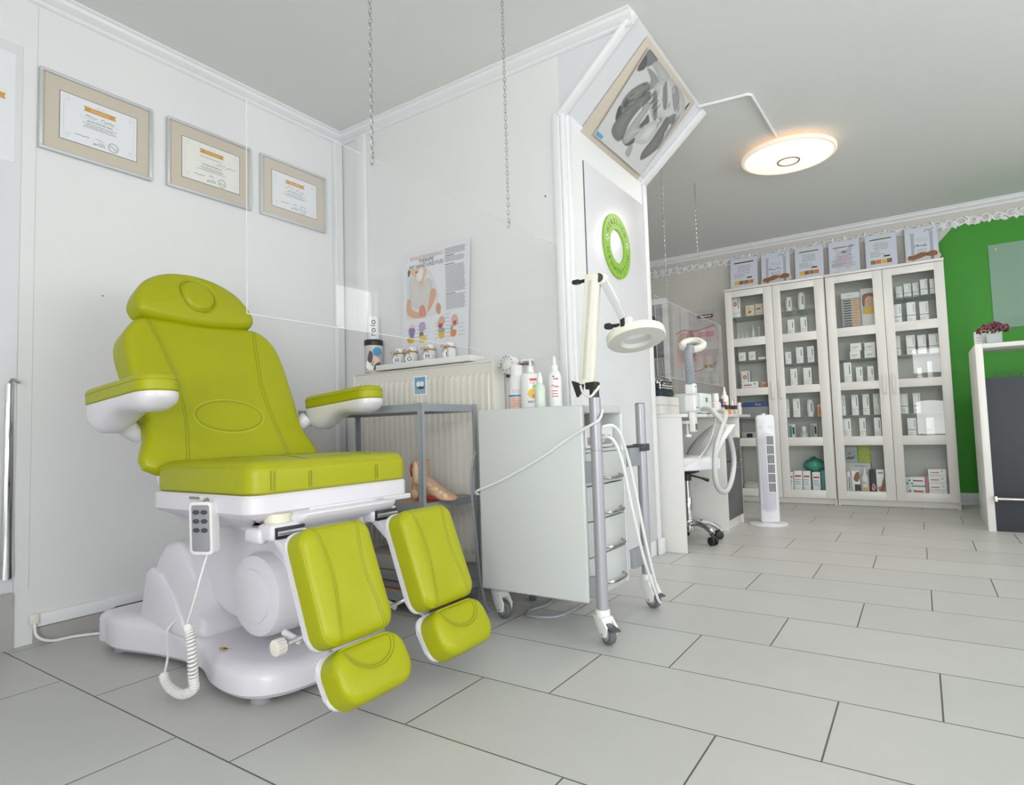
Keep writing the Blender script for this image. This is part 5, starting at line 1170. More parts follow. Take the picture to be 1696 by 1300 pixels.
# ================================================================== GLASS CABINETS
YC = 5.62
ROWS = ((.12, .488), (.56, .935), (1.0, 1.375), (1.447, 1.823))
GR = 'cartons and bottles in the glass cabinets'
def cabinet(x0, doors, label):
    x1 = doors[1][1] + .003
    t = thing('display_cabinet', ((x0 + x1) / 2, 5.8, 0), label, 'cabinet', 'white glass-door cabinets')
    b = B(); yb = YB - .02
    for a, c in ((x0, x0 + .018), (x1 - .018, x1)): b.box(a, c, YC + .022, yb, 0, 1.885, LAM, .001)
    b.box(x0 - .002, x1 + .002, YC, yb, 1.885, 1.905, LAM, .002); b.box(x0 + .018, x1 - .018, YC + .022, yb, .05, .068, LAM)
    b.box(x0 + .018, x1 - .018, YC + .045, YC + .06, 0.002, .05, LAM); b.box(x0 + .018, x1 - .018, yb - .006, yb, .068, 1.885, LAMD)
    xm = (doors[0][1] + doors[1][0]) / 2
    b.box(xm - .009, xm + .009, YC + .03, yb - .006, .068, 1.885, LAMD); part('carcass', b, t)
    for (d0, d1, p0, p1, up) in doors:
        for z in (.108, .548, .993, 1.44):
            if z > .2: b = B(); b.box(d0 + .02 if d0 < xm - .1 else xm + .0095, d1 - .02 if d1 > xm + .1 else xm - .0095, YC + .035, yb - .0065, z - .016, z, LAMD); part('shelf', b, t)
        for z in up:
            b = B(); b.box(d0 + .02 if d0 < xm - .1 else xm + .0095, d1 - .02 if d1 > xm + .1 else xm - .0095, YC + .05, yb - .0065, z - .005, z, CLEAR); b.box(d0 + .02 if d0 < xm - .1 else xm + .0095, d1 - .02 if d1 > xm + .1 else xm - .0095, YC + .0492, YC + .05, z - .005, z, mat('shelf_glass_edge', (112, 130, 126), .2)); part('glass_shelf', b, t)
    for k, (d0, d1, p0, p1, up) in enumerate(doors):
        b = B(); z0, z1 = .055, 1.88
        b.box(d0, p0, YC, YC + .02, z0, z1, LAM, .0012); b.box(p1, d1, YC, YC + .02, z0, z1, LAM, .0012)
        zz = [z0] + [z for r in ROWS for z in r] + [z1]
        for i in range(0, len(zz), 2): b.box(p0 - .001, p1 + .001, YC + .0005, YC + .0195, zz[i], zz[i + 1], LAM, .0012)
        d = part('door', b, t)
        b = B(F((0, YC + .012, 0), (1, 0, 0), (0, 0, 1)))
        for r in ROWS: b.rect(p0, p1, r[0], r[1], 0, GLASS)
        part('glass_panes', b, d)
        hx = d1 - .032 if k == 0 else d0 + .030
        b = B(); b.box(hx - .011, hx + .011, YC - .022, YC - .012, .895, 1.046, LAM, .003); b.box(hx - .008, hx + .008, YC - .013, YC, .905, .92, LAM); b.box(hx - .008, hx + .008, YC - .013, YC, 1.02, 1.035, LAM); part('handle', b, d)
    return t
cabinet(-1.413, ((-1.411, -1.012, -1.353, -1.085, (.73, 1.25, 1.648)), (-1.009, -.607, -.946, -.681, (.73, 1.19, 1.648))), 'left one of two tall white glass-door cabinets against the back wall')
cabinet(-.597, ((-.595, -.19, -.528, -.257, (.73, 1.19)), (-.187, .211, -.124, .150, (.73, 1.19, 1.648))), 'right one of two tall white glass-door cabinets, beside the green wall')

Y0I = 5.70
def carton(x0, x1, z, h, label, m=None, deco='text', d=None, y=None, cat='carton', name='carton', col=None):
    m = m or CARTON; y = y or Y0I; d = d or min(.07, max(.03, (x1 - x0)))
    b = B(); b.box(x0, x1, y, y + d, z, z + h, m, .0012)
    M = F(((x0 + x1) / 2, y - .0007, z), (1, 0, 0), (0, 0, 1)); w = (x1 - x0) / 2
    if deco == 'text':       # upright product name, thin rule, small print
        b.rect(w * .35, w * .62, h * .45, h * .85, 0, INKG, M); b.rect(-w, w, h * .30, h * .315, 0, INKL, M)
        b.lines(-w * .7, w * .2, h * .22, 2, h * .06, 0, INKL, h * .016, M=M)
    elif deco == 'rule':     # dark rule one third up, pale lower field
        b.rect(-w, w, h * .36, h * .385, 0, INK, M); b.rect(w * .5, w * .7, h * .5, h * .9, 0, INKL, M)
        b.lines(-w * .7, w * .3, h * .2, 2, h * .07, 0, INKL, h * .02, M=M)
    elif deco == 'badge':    # orange oval emblem
        disc(b, -w * .15, h * .68, w * .48, 0, col or ORANGE, M, r2=h * .11); b.rect(-w * .4, w * .1, h * .66, h * .70, .0006, PAPER, M)
        b.rect(w * .5, w * .72, h * .45, h * .95, 0, INKG, M); b.rect(-w, w, h * .22, h * .24, 0, PINK, M)
    elif deco == 'red':
        b.rect(-w * .75, w * .75, h * .74, h * .81, 0, RED, M); b.lines(-w * .75, w * .7, h * .62, 3, h * .09, 0, mat('blue_small_print', (110, 130, 170)), h * .025, M=M); b.rect(-w * .5, w * .6, h * .08, h * .12, 0, INKG, M)
    elif deco == 'redline':
        b.lines(-w * .75, w * .2, h * .5, 1, .01, 0, RED, h * .14, M=M, rag=0); b.rect(w * .45, w * .7, h * .6, h * .85, 0, INKL, M); b.rect(-w * .8, w * .8, h * .2, h * .24, 0, INKL, M)
    elif deco == 'orange': blob(b, [(-w * .8, h * .2), (w * .8, h * .15), (w * .6, h * .7), (-w * .3, h * .8)], 0, col or ORANGE, M)
    elif deco == 'dots':
        random.seed(int(x0 * -1000))
        for k in range(9): disc(b, random.uniform(-.8, .8) * w, random.uniform(.15, .85) * h, w * .13, 0, random.choice((RED, TEAL, BROWN, YELLOW)), M, n=8)
        disc(b, 0, h * .4, w * .3, .0005, RED, M)
    elif deco == 'side': b.rect(w * .2, w * .75, h * .3, h * .8, 0, INK, M); b.rect(-w * .7, 0, h * .1, h * .9, 0, col or TEAL, M)
    elif deco == 'green': b.rect(0, w * .8, h * .55, h * .7, 0, RED, M); [disc(b, -w * .7 + w * .22 * k, h * (.35 + .3 * (k % 2)), w * .12, 0, TEAL, M, n=8) for k in range(4)]; b.rect(-w * .3, w, h * .02, h * .14, 0, TEAL, M)
    elif deco == 'small': b.rect(-w * .6, w * .5, h * .45, h * .55, 0, INKL, M); b.rect(-w * .6, w * .1, h * .3, h * .36, 0, INKL, M)
    solo(name, b, label, cat, GR)
def cbottle(x0, x1, z, h, label, kind='oval', m=None, y=None):
    r = (x1 - x0) / 2; x = (x0 + x1) / 2; y = (y or Y0I + .03)
    M = T(x, y, z)
    b = B(M)
    if kind == 'oval': b.lathe([(0, 0), (r * .8, 0), (r * .88, h * .1), (r, h * .45), (r * .9, h * .85), (r * .75, h * .97), (0, h)], m or WPLAST2, n=22); b.rect(-r * .1, r * .25, h * .3, h * .75, 0, INKG, F((r * .3, -r - .001, 0), (1, 0, 0), (0, 0, 1)))
    elif kind == 'nozzle': b.lathe([(0, 0), (r * .9, 0), (r, h * .03), (r, h * .45), (r * .5, h * .55), (r * .42, h * .72), (r * .2, h), (0, h)], m or WPLAST2, n=16)
    elif kind == 'pump': b.lathe([(0, 0), (r * .95, 0), (r, h * .03), (r, h * .62), (r * .7, h * .74), (r * .4, h * .8), (r * .42, h * .9), (r * .2, h), (0, h)], m or WPLAST2, n=20); b.lines(-r * .6, r * .6, h * .5, 2, h * .06, 0, INKG, h * .02, F((0, -r - .001, 0), (1, 0, 0), (0, 0, 1))); disc(b, 0, h * .24, r * .5, .0, YELLOW, F((0, -r - .001, 0), (1, 0, 0), (0, 0, 1)), r2=h * .1)
    elif kind == 'flask': b.lathe([(0, 0), (r, 0), (r, h * .4), (r * .6, h * .55), (r * .5, h * .6, WPLAST2), (r * .55, h * .62), (r * .55, h), (0, h)], mat('flask_glass', (190, 198, 196), .15), n=20)
    elif kind == 'stick': b.lathe([(0, 0), (r * .6, 0), (r * .5, h * .8), (r, h * .84), (r * .9, h), (0, h)], m or WPLAST2, n=12)
    solo('bottle', b, label, 'bottle', GR)
LL, LR_, RL, RR = "left cabinet's left door", "left cabinet's right door", "right cabinet's left door", "right cabinet's right door"
ORD = ('leftmost', 'second from left', 'third from left', 'fourth from left', 'fifth from left')
S1, F1, S2, S2L, F2, S3, F3, F4 = 1.6485, 1.4405, 1.1905, 1.2505, .9935, .7305, .5485, .0685
# left cabinet, left door
carton(-1.372, -1.300, S1, .185, 'tall white carton with orange oval emblem, top shelf, ' + LL, deco='badge')
carton(-1.253, -1.178, S1, .10, 'cream carton with coloured dots, top shelf, ' + LL, mat('cream_carton', (228, 220, 200)), 'dots')
carton(-1.172, -1.095, S1, .104, 'plain cream carton beside the dotted one, top shelf of the ' + LL, mat('cream_carton', (228, 220, 200)), 'redline')
for k, (a, c, h) in enumerate(((-1.345, -1.325, .062), (-1.305, -1.286, .062), (-1.265, -1.246, .062))): cbottle(a, c, F1, h, 'tiny white nozzle, %s of three, second shelf, %s' % (ORD[k], LL), 'nozzle')
cbottle(-1.218, -1.188, F1, .13, 'white bottle with long pointed tip, second shelf, ' + LL, 'nozzle')
cbottle(-1.162, -1.147, F1, .11, 'thin white swab-shaped stick right of the pointed bottle, left cabinet', 'stick')
carton(-1.335, -1.276, S2L, .08, 'small square white carton, left of two, third shelf, ' + LL, deco='small')
carton(-1.248, -1.19, S2L, .08, 'small square white carton, right of two, third shelf, ' + LL, deco='small')
carton(-1.168, -1.10, S2L, .024, 'flat white pack beside the two square cartons, third shelf, left cabinet', deco='none')
carton(-1.34, -1.265, F2, .172, 'tall white carton with orange emblem, fourth shelf, ' + LL, deco='badge', y=5.78)
carton(-1.32, -1.178, F2, .066, 'long low white carton in front of the tall one, fourth shelf, left cabinet', d=.05, deco='redline')
carton(-1.15, -1.108, F2, .056, 'small orange carton at the right of the fourth shelf, ' + LL, mat('peach_carton', (226, 190, 160)), 'orange')
b = B(); b.box(-1.35, -1.10, 5.69, 5.86, S3, S3 + .105, mat('grey_bin', (150, 152, 154), .5), .004); solo('storage_bin', b, 'grey bin under the blue box on the fifth shelf, left cabinet', 'bin', GR)
b = B(); b.box(-1.318, -1.095, 5.70, 5.84, S3 + .1055, S3 + .146, mat('blue_carton', (58, 86, 150), .45), .001); b.text('Foot', -1.19, S3 + .117, .026, 0, PAPER, F((0, 5.6995, 0), (1, 0, 0), (0, 0, 1))); solo('carton', b, 'flat blue carton lying on the grey bin, fifth shelf, left cabinet', 'carton', GR)
b = B(); b.box(-1.345, -1.20, 5.70, 5.82, F3, F3 + .065, mat('device_silver', (178, 182, 184), .35), .004); b.rect(-1.30, -1.25, F3 + .015, F3 + .05, .0006, BLACK, F((0, 5.70, 0), (1, 0, 0), (0, 0, 1))); solo('handheld_device', b, 'silver device with black screen, sixth shelf, ' + LL, 'device', GR)
b = B(); b.box(-1.345, -1.13, 5.70, 5.88, F4, F4 + .085, CARTON2, .003); b.tube([(-1.33, 5.69, F4 + .089), (-1.28, 5.695, F4 + .098), (-1.22, 5.70, F4 + .09), (-1.15, 5.70, F4 + .094)], .004, WPLAST2, 6, 4); solo('carton', b, 'pale carton with a white cable lying on it at the bottom of the left cabinet', 'carton', GR)
# left cabinet, right door
cbottle(-.926, -.869, S1, .132, 'shorter white oval bottle, top shelf, ' + LR_)
cbottle(-.827, -.762, S1, .158, 'taller white oval bottle, top shelf, ' + LR_)
for k, (a, c, h) in enumerate(((-.912, -.858, .137), (-.81, -.757, .145))): carton(a, c, F1, h, 'white carton, %s of two, second shelf, %s' % (('left', 'right')[k], LR_))
for k, (a, c, h) in enumerate(((-.946, -.90, .108), (-.858, -.803, .14), (-.77, -.717, .14))): carton(a, c, S2, h, 'white carton, %s of three, third shelf, %s' % (('left', 'middle', 'right')[k], LR_))
for k, (a, c, h) in enumerate(((-.912, -.86, .155), (-.81, -.746, .155))): carton(a, c, F2, h, 'white carton, %s of two, fourth shelf, %s' % (('left', 'right')[k], LR_))
for k, (a, c, h) in enumerate(((-.972, -.938, .16), (-.906, -.852, .16))): carton(a, c, S3, h, 'tall white carton, %s of two, fifth shelf, %s' % (('left', 'right')[k], LR_))
cbottle(-.804, -.744, S3, .153, 'white oval bottle right of the tall cartons, fifth shelf, ' + LR_)
carton(-.718, -.69, S3, .102, 'narrow orange carton at the right end of the fifth shelf, left cabinet', mat('peach_carton', (226, 190, 160)), 'orange')
carton(-.952, -.899, F3, .122, 'pale carton with green stripe and black square, sixth shelf, ' + LR_, CARTON2, 'side')
cbottle(-.87, -.80, F3, .1, 'clear glass flask with white cap, sixth shelf, ' + LR_, 'flask')
carton(-.783, -.727, F3, .124, 'grey carton with black square, sixth shelf, ' + LR_, mat('grey_carton', (180, 180, 180)), 'side', col=INKG)
for k, (a, c, h) in enumerate(((-.972, -.937, .195), (-.931, -.867, .205), (-.86, -.803, .203), (-.788, -.728, .194))): carton(a, c, F4, h, 'white carton with red heading, %s of four, bottom of %s' % (ORD[k], LR_), deco='red')
carton(-.72, -.69, F4, .21, 'narrow teal carton beside the red-headed cartons at the bottom, left cabinet', mat('teal_carton', (84, 150, 146), .5), 'none')
b = B(); random.seed(2); rings = []
for k in range(9):
    a = k / 8; rings.append([(-.86 + .17 * a, 5.80 + (.05 * math.sin(PI * a) + .012) * math.cos(q * PI / 8), .245 + F4 + (.05 * math.sin(PI * a) + .012) * math.sin(q * PI / 8) * (1 + .3 * math.sin(q * 3 + k * 2))) for q in range(16)])
b.loft(rings, TEALBAG); b.box(-.86, -.70, 5.775, 5.85, F4, F4 + .19, mat('teal_carton', (84, 150, 146), .5), .003); solo('plastic_packet', b, 'crumpled teal plastic pack behind the red-headed cartons, left cabinet', 'packet', GR, sharp=60)
# right cabinet, left door
b = B(); b.box(-.495, -.357, 5.74, 5.75, F1, F1 + .31, mat('grey_display', (172, 174, 176), .5), .001); M = F((-.495, 5.739, F1), (1, 0, 0), (0, 0, 1)); b.rect(0, .138, .265, .31, 0, PAPER, M)
for k in range(11): b.rect(.015, .07, .03 + .021 * k, .038 + .021 * k, 0, INK, M)
b.rect(.08, .125, .03, .25, 0, SKIN, M); b.lines(.084, .122, .24, 10, .021, .0006, BROWN, .004, M=M); b.text('Farben', .06, .28, .016, .0006, INKG, M); solo('colour_chart', b, 'grey colour chart board standing on the top shelf of the right cabinet', 'chart', GR)
b = B(); b.box(-.354, -.245, 5.75, 5.76, F1, F1 + .33, PAPER, .001); M = F((-.354, 5.749, F1), (1, 0, 0), (0, 0, 1)); b.rect(.01, .10, .12, .28, 0, mat('portrait_bg', (206, 180, 150)), M); disc(b, .065, .215, .034, .0006, SKIN, M, r2=.045); blob(b, [(.02, .28), (.1, .28), (.1, .20), (.09, .25), (.05, .262), (.03, .235), (.025, .18), (.01, .2)], .0012, BROWN, M); disc(b, .054, .224, .004, .0018, INK, M, r2=.002); disc(b, .077, .224, .004, .0018, INK, M, r2=.002); stroke(b, [(.057, .197), (.065, .193), (.073, .197)], .003, .0018, RED, M); blob(b, [(.01, .12), (.1, .12), (.1, .15), (.06, .17), (.02, .15)], .0012, YELLOW, M); solo('brochure', b, 'white brochure with smiling face photo on the top shelf, right cabinet', 'brochure', GR)
for k, (a, c, z, h) in enumerate(((-.453, -.378, S2, .066), (-.447, -.368, S2 + .0665, .064), (-.349, -.272, S2, .062), (-.346, -.270, S2 + .0625, .064))): carton(a, c, z, h, '%s white carton of the %s stack of two, third shelf, %s' % (('lower', 'upper')[k % 2], ('left', 'right')[k // 2], RL), deco='small', d=.07)
for k, (a, c, h) in enumerate(((-.504, -.448, .175), (-.417, -.37, .13), (-.337, -.292, .13))): carton(a, c, F2, h, 'white carton, %s of three, fourth shelf, %s' % (('left', 'middle', 'right')[k], RL))
for k, (a, c) in enumerate(((-.548, -.508), (-.463, -.414), (-.384, -.337), (-.31, -.262))): carton(a, c, S3, .168, 'slim white carton, %s of four, fifth shelf, %s' % (ORD[k], RL), CARTON if k < 3 else CARTON2)
for k, (a, c) in enumerate(((-.534, -.477), (-.417, -.372), (-.313, -.266))): carton(a, c, F3, .158, 'slim white carton, %s of three, sixth shelf, %s' % (('left', 'middle', 'right')[k], RL))
b = B(); b.box(-.548, -.361, 5.78, 5.93, F4, F4 + .27, CARTON2, .003); M = F((-.45, 5.779, F4 + .22), (1, 0, 0), (0, 0, 1)); b.lines(-.03, .07, .02, 1, .01, 0, INKG, .006, M=M); solo('carton', b, 'large white carton carrying the picture cards at the bottom, right cabinet', 'carton', GR)
b = B(); b.box(-.546, -.452, 5.80, 5.83, F4 + .2705, F4 + .405, mat('beach_card', (206, 204, 200)), .001); M = F((-.546, 5.7992, F4 + .2705), (1, 0, 0), (0, 0, 1)); b.rect(.004, .09, .02, .1, 0, mat('card_sea', (160, 190, 206)), M); blob(b, [(.01, .03), (.03, .05), (.05, .045), (.07, .06), (.06, .03)], .0006, BROWN, M); blob(b, [(.02, .06), (.035, .085), (.05, .07)], .0006, ORANGE, M); solo('picture_card', b, 'pale blue picture card on the large carton, bottom of right cabinet', 'card', GR)
b = B(); b.box(-.449, -.361, 5.80, 5.85, F4 + .2705, F4 + .41, mat('honeycomb_green', (186, 206, 80)), .001); M = F((-.449, 5.7992, F4 + .2705), (1, 0, 0), (0, 0, 1))
for r in range(6):
    for c in range(4): disc(b, .014 + .022 * c + (.011 if r % 2 else 0) - .002, .02 + .021 * r, .008, 0, LGREEN if (r + c) % 3 else YELLOW, M, n=6)
solo('carton', b, 'yellow green honeycomb patterned carton on the large carton, right cabinet', 'carton', GR)
cbottle(-.545, -.499, F4, .21, 'slim white bottle at the bottom left of the right cabinet', 'oval', WPLAST2, 5.72)
b = B(); b.box(-.497, -.437, 5.70, 5.75, F4, F4 + .21, CARTON, .001); M = F((-.497, 5.6992, F4), (1, 0, 0), (0, 0, 1)); blob(b, [(.015, .14), (.03, .19), (.055, .2), (.058, .15), (.04, .12)], 0, BROWN, M); b.rect(.02, .06, .0, .10, .0005, mat('dark_label', (74, 62, 60)), M); disc(b, .042, .04, .012, .001, PINK, M); solo('carton', b, 'white carton with brown picture and dark label, bottom of right cabinet', 'carton', GR)
cbottle(-.432, -.374, F4, .235, 'white pump bottle with yellow picture at the bottom of the right cabinet', 'pump', None, 5.735)
b = B(); b.box(-.372, -.325, 5.72, 5.76, F4, F4 + .22, mat('black_carton', (52, 48, 48)), .001); M = F((-.372, 5.7192, F4), (1, 0, 0), (0, 0, 1)); blob(b, [(.012, .06), (.03, .05), (.042, .08), (.025, .11)], 0, PINK, M); disc(b, .027, .08, .008, .0006, RED, M); solo('carton', b, 'black carton with pink rose print, bottom of right cabinet', 'carton', GR)
b = B(); b.box(-.322, -.268, 5.70, 5.74, F4, F4 + .222, CARTON, .001); M = F((-.322, 5.6992, F4), (1, 0, 0), (0, 0, 1)); blob(b, [(.004, .08), (.03, .09), (.05, .16), (.05, .06), (.02, .05)], 0, BROWN, M); disc(b, .015, .075, .012, .0006, PINK, M); b.rect(.012, .046, .19, .2, 0, INKG, M); solo('carton', b, 'white carton with brown figure, rightmost at the bottom of the right cabinet\'s left door', 'carton', GR)
# right cabinet, right door
for k, (a, c, h) in enumerate(((-.106, -.06, .105), (-.051, -.002, .118), (.007, .049, .118), (.058, .105, .125), (.12, .158, .12))): carton(a, c, S1, h, 'white carton, %s of five, top shelf, %s' % (ORD[k], RR), deco='rule', y=5.76 if k < 3 else 5.70)
for k, (a, c, h) in enumerate(((-.128, -.076, .16), (-.041, .017, .165), (.043, .101, .158))): carton(a, c, F1, h, 'white carton, %s of three, second shelf, %s' % (('left', 'middle', 'right')[k], RR), deco='rule')
for k, (a, c, h) in enumerate(((-.128, -.098, .158), (-.059, -.001, .155), (.016, .07, .15), (.089, .15, .15))): carton(a, c, S2, h, 'white carton, %s of four, third shelf, %s' % (ORD[k], RR), deco='rule')
for k, (a, c, h) in enumerate(((.0, .03, .09), (.067, .098, .135))): carton(a, c, F2, h, 'small white carton, %s of two, fourth shelf, %s' % (('left', 'right')[k], RR), deco='rule')
for k, (a, c) in enumerate(((-.128, -.075), (-.041, .006))): carton(a, c, S3, .157, 'white carton, %s of two, fifth shelf, %s' % (('left', 'right')[k], RR), deco='rule')
for k, (a, c) in enumerate(((-.088, -.032), (.034, .085))): carton(a, c, F3, .145, 'white carton, %s of two, sixth shelf, %s' % (('left', 'right')[k], RR), deco='rule')
for k, (z, h) in enumerate(((F4, .09), (F4 + .0905, .075))): carton(-.135, .0, z, h, '%s of two white glove boxes with green dots, bottom of right cabinet' % ('lower', 'upper')[k], deco='green', d=.10)
carton(.004, .02, F4, .18, 'narrow pink carton squeezed between the two stacks, bottom of right cabinet', mat('pink_carton', (196, 110, 126)), 'none')
z = F4
for k, h in enumerate((.058, .056, .056, .056)):
    carton(.024, .136, z, h, 'flat white box with red script, %s in right stack, bottom of right cabinet' % ('lowest', 'second from below', 'third from below', 'topmost')[k], deco='redline', d=.11); z += h + .0006
# ================================================================== DISPLAYS ON THE CABINETS
GC = 'certificates standing on the glass cabinets'
TS = [('A', -1.415, -1.18, 'leftmost on the left cabinet, black heading and a strip of small photos'), ('B', -1.137, -.903, 'second from left on the cabinets, grey columns and brown feet photo'),
      ('C', -.85, -.632, 'third from left on the cabinets, green heading and strip of photos'), ('D', -.579, -.355, 'fourth from left on the cabinets, marbled grey without photo strip'),
      ('E', -.301, -.086, 'fifth from left on the cabinets, green heading and pale photo strip'), ('B', -.018, .195, 'rightmost on the cabinets beside the green wall, brown feet photo')]
random.seed(11)
for kind, x0, x1, lab in TS:
    W, H = x1 - x0, .34
    b = B(F((x0, 5.885, 1.906), (1, 0, 0), (0, .14, 1)))
    b.box(-.006, W + .006, -.0, H + .006, -.004, -.001, mat('clear_holder', (206, 212, 222), .2)); b.box(0, W, .004, H, -.001, .001, mat('cool_paper', (214, 219, 232), .5)); o = .0014
    if kind in 'ACE':
        b.rect(.03, W - .03, H - .045, H - .034, o, INK if kind == 'A' else mat('heading_green', (90, 140, 60)))
        b.lines(.05, W - .05, H - .075, 5, .014, o, INKG, .004, center=True); b.lines(.03, W - .06, H - .15, 4, .013, o, INKG, .004, rag=.5)
        b.rect(W - .09, W - .045, .14, .152, o, INK)
        for k in range(4): b.rect(.03 + k * (W - .06) / 4, .027 + (k + 1) * (W - .06) / 4, .085, .12, o, (YELLOW, BROWN, mat('olive_print', (140, 130, 60)), ORANGE)[k if kind != 'E' else (k + 2) % 4])
    elif kind == 'B':
        for u in (.035, W - .05):
            b.rect(u, u + .022, .06, H - .04, o, mat('column_grey', (176, 180, 192)))
            b.rect(u - .005, u + .027, H - .06, H - .045, o + .0005, INKL)
        blob(b, [(p_[0], p_[1] + .058) for p_ in [(.0, .0), (W, .0), (W, .06), (W * .7, .075), (W * .45, .06), (.02, .05)]], o, mat('cloth_print', (206, 202, 204)))
        blob(b, [(p_[0], p_[1] + .058) for p_ in [(.01, .02), (.05, .015), (.12, .03), (.15, .055), (.1, .07), (.05, .05), (.015, .05)]], o + .0006, BROWN); blob(b, [(p_[0], p_[1] + .058) for p_ in [(W * .62, .035), (W - .01, .03), (W - .01, .065), (W * .75, .07)]], o + .0006, BROWN)
        b.lines(.07, W - .06, H - .10, 2, .016, o, INKL, .005, center=True); scribble(b, .06, H - .16, W - .13, .018, 14, o + .0006, INK, .004); b.lines(.07, W - .07, H - .19, 4, .016, o, INKG, .004, center=True); stroke(b, [(W * .6, H - .04), (W * .72, H - .02), (W * .78, H - .035), (W * .9, H - .015)], .004, o, INK)
    else:
        for k in range(7): blob(b, [(random.uniform(.0, W * .3), random.uniform(.1, H - .05)), (random.uniform(W * .4, W * .7), random.uniform(.15, H - .02)), (random.uniform(W * .7, W), random.uniform(.1, H - .02)), (random.uniform(.3 * W, .7 * W), random.uniform(.08, .2))], o + .0002 * k, mat('marble_print_%d' % (k % 3), ((196, 198, 208), (206, 206, 216), (188, 190, 204))[k % 3]))
        o += .002; b.lines(.03, W - .03, H - .06, 1, .01, o, INKG, .01, rag=0); disc(b, W * .5, H - .1, .022, o, INKG, r2=.012); b.lines(.05, W - .05, H - .14, 3, .016, o, PINK, .005, center=True); b.lines(.02, W - .02, .13, 2, .02, o, INKG, .003, rag=0)
        for u in (.04, .11, .16): scribble(b, u, .05, .03, .02, 4, o, INKG, .002)
    solo('certificate_display', b, 'certificate sheet ' + lab, 'certificate', GC)

# ================================================================== RECEPTION COUNTER
ct = thing('reception_counter', (.8, 4.9, 0), 'white framed reception counter with anthracite front board at the right edge', 'counter')
b = B(); b.box(.302, .340, 4.67, 5.25, 0, 1.135, LAM, .002); part('side_panel', b, ct)
b = B(); b.box(.3402, 1.5, 4.67, 5.05, 1.108, 1.135, LAM, .002); part('top_board', b, ct)
b = B(); b.box(.3402, 1.5, 4.69, 4.712, 0.0, .925, DARKBOARD, .001); part('front_board', b, ct, 'anthracite front board')
b = B(); b.box(.3402, 1.5, 4.7125, 5.25, .895, .92, LAM, .002); part('worktop', b, ct)
b = B(); b.box(1.5002, 1.54, 4.67, 5.25, 0, 1.135, LAM, .002); part('side_panel', b, ct)
b = B(); b.tube([(.34, 4.635, .20), (1.5, 4.635, .20)], .011, STEEL, 12); b.box(.3402, .352, 4.625, 4.69, .185, .215, STEEL); part('foot_rail', b, ct, 'brushed steel foot rail')
# heather in a glass cube
hp = thing('heather_pot', (.405, 4.745, 1.1355), 'purple heather plant in a square glass pot on the counter', 'plant')
b = B(); b.box(.362, .442, 4.705, 4.785, 1.1355, 1.14, CLEAR); 
for a in ((.362, .366, 4.705, 4.785), (.438, .442, 4.705, 4.785), (.366, .438, 4.705, 4.709), (.366, .438, 4.781, 4.785)): b.box(*a, 1.14, 1.215, CLEAR)
part('glass_pot', b, hp)
b = B(); b.box(.3665, .4375, 4.7095, 4.7805, 1.1405, 1.195, mat('grey_soil', (120, 128, 130), .9, bump=.5, bscale=120), .004); part('soil', b, hp)
b = B(); random.seed(4)
HM = [mat('heather_a', (104, 44, 62), .7), mat('heather_b', (140, 78, 96), .7), mat('heather_c', (78, 34, 48), .7)]
for k in range(150):
    a = random.uniform(0, 2 * PI); r = .078 * math.sqrt(random.random()); z = 1.205 + .055 * math.sqrt(max(0, 1 - (r / .08) ** 2)) + random.uniform(-.012, .006)
    b.ell((.405 + r * math.cos(a) * 1.05, 4.745 + r * math.sin(a), z), (.007, .007, .009), random.choice(HM), 6)
fb = part('blossom', b, hp, 'dark purple blossom', kind='stuff')
b = B()
for k in range(40):
    a = random.uniform(0, 2 * PI); r = random.uniform(.03, .09)
    b.tube([(.405 + .015 * math.cos(a), 4.745 + .015 * math.sin(a), 1.195), (.405 + r * .6 * math.cos(a), 4.745 + r * .6 * math.sin(a), 1.222), (.405 + r * math.cos(a), 4.745 + r * math.sin(a), 1.218 + random.uniform(-.012, .012))], [.003, .003, .001], random.choice((mat('leaf_a', (130, 140, 70)), mat('leaf_b', (90, 110, 60)), mat('leaf_c', (190, 180, 110)))), 5, 3)
part('foliage', b, hp, kind='stuff')
b = B(); b.box(.312, .352, 4.80, 4.86, 1.1355, 1.225, PAPER, .002); M = F((.332, 4.7992, 1.1355), (1, 0, 0), (0, 0, 1)); b.rect(-.012, .012, .03, .033, 0, INKG, M); b.rect(-.012, .012, .05, .053, 0, INKG, M); solo('leaflet_box', b, 'small white leaflet box behind the heather pot on the counter', 'box')
b = B(); b.box(.345, .385, 4.88, 4.91, 1.1355, 1.265, PAPER, .004); solo('card_stand', b, 'white card standing behind the heather blossom on the counter', 'card')
eg = thing('eyeglasses', (.46, 4.73, .9205), 'eyeglasses lying on the ledge of the counter above the dark board', 'eyeglasses')
b = B()
for x in (.425, .495): b.tube([(x + .028 * math.cos(a * PI / 12), 4.722, .942 + .019 * math.sin(a * PI / 12)) for a in range(24)], .0018, DARK, 6, 0, True)
b.tube([(.453, 4.722, .945), (.46, 4.72, .949), (.467, 4.722, .945)], .0016, DARK, 6, 3)
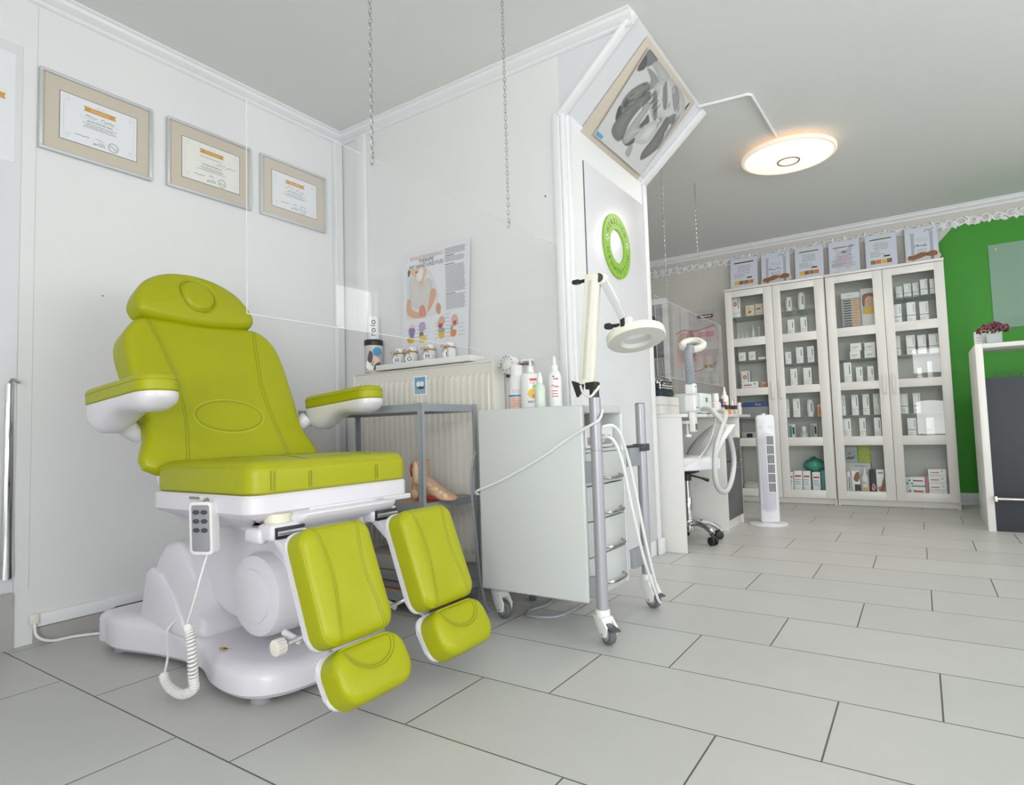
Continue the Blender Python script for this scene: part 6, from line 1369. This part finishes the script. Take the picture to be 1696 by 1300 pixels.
for x in (.397, .523): b.tube([(x, 4.722, .946), (x, 4.78, .944), (x, 4.82, .93)], .0016, DARK, 6, 3)
part('frame', b, eg)
b = B(F((0, 4.722, 0), (1, 0, 0), (0, 0, 1))); disc(b, .425, .942, .027, 0, CLEAR, r2=.018); disc(b, .495, .942, .027, 0, CLEAR, r2=.018); part('lenses', b, eg)
# glass picture panel on the green wall
gpn = glassmat('green_tint_panel', (210, 228, 216), 1.5, haze=.55, hazecol=(176, 208, 190))
b = B(); b.box(.515, 1.4, YB - .0075, YB - .0016, 1.365, 2.02, gpn); 
for x in (.56, 1.35):
    for z in (1.40, 1.98): b.cyl((x, YB - .012, z), (x, YB - .0075, z), .009, STEEL, n=12)
solo('glass_panel', b, 'pale translucent glass panel mounted on the green wall', 'panel')
# ================================================================== LIGHT
def area(name, loc, rot, sx, sy, energy, col=(1, 1, 1)):
    l = bpy.data.lights.new(name, 'AREA'); l.shape = 'RECTANGLE'; l.size = sx; l.size_y = sy; l.energy = energy; l.color = col
    o = bpy.data.objects.new(name, l); o.location = loc; o.rotation_euler = rot; C.objects.link(o); return o
area('daylight_front', (1.0, YF - .12, 1.15), (PI / 2, 0, 0), 2.1, 1.5, 185, (1, .993, .985))
area('daylight_right', (XR + .12, 1.95, 1.2), (PI / 2, 0, PI / 2), 3.2, 1.25, 52, (1, .993, .985))
area('daylight_transom', (XR + .12, 4.415, 2.01), (PI / 2, 0, PI / 2), .62, .54, 20, (1, .99, .97))
pl = bpy.data.lights.new('lamp_glow', 'AREA'); pl.shape = 'DISK'; pl.size = .5; pl.energy = 14; pl.color = (1, .92, .82)
o = bpy.data.objects.new('lamp_glow', pl); o.location = (-.585, 4.02, ZC - .10); C.objects.link(o)
w = bpy.data.worlds.new('world'); bpy.context.scene.world = w; w.use_nodes = True
w.node_tree.nodes['Background'].inputs[0].default_value = (.85, .93, 1, 1); w.node_tree.nodes['Background'].inputs[1].default_value = 1.0
sc = bpy.context.scene
sc.view_settings.view_transform = 'Standard'; sc.view_settings.look = 'None'; sc.view_settings.exposure = -0.09
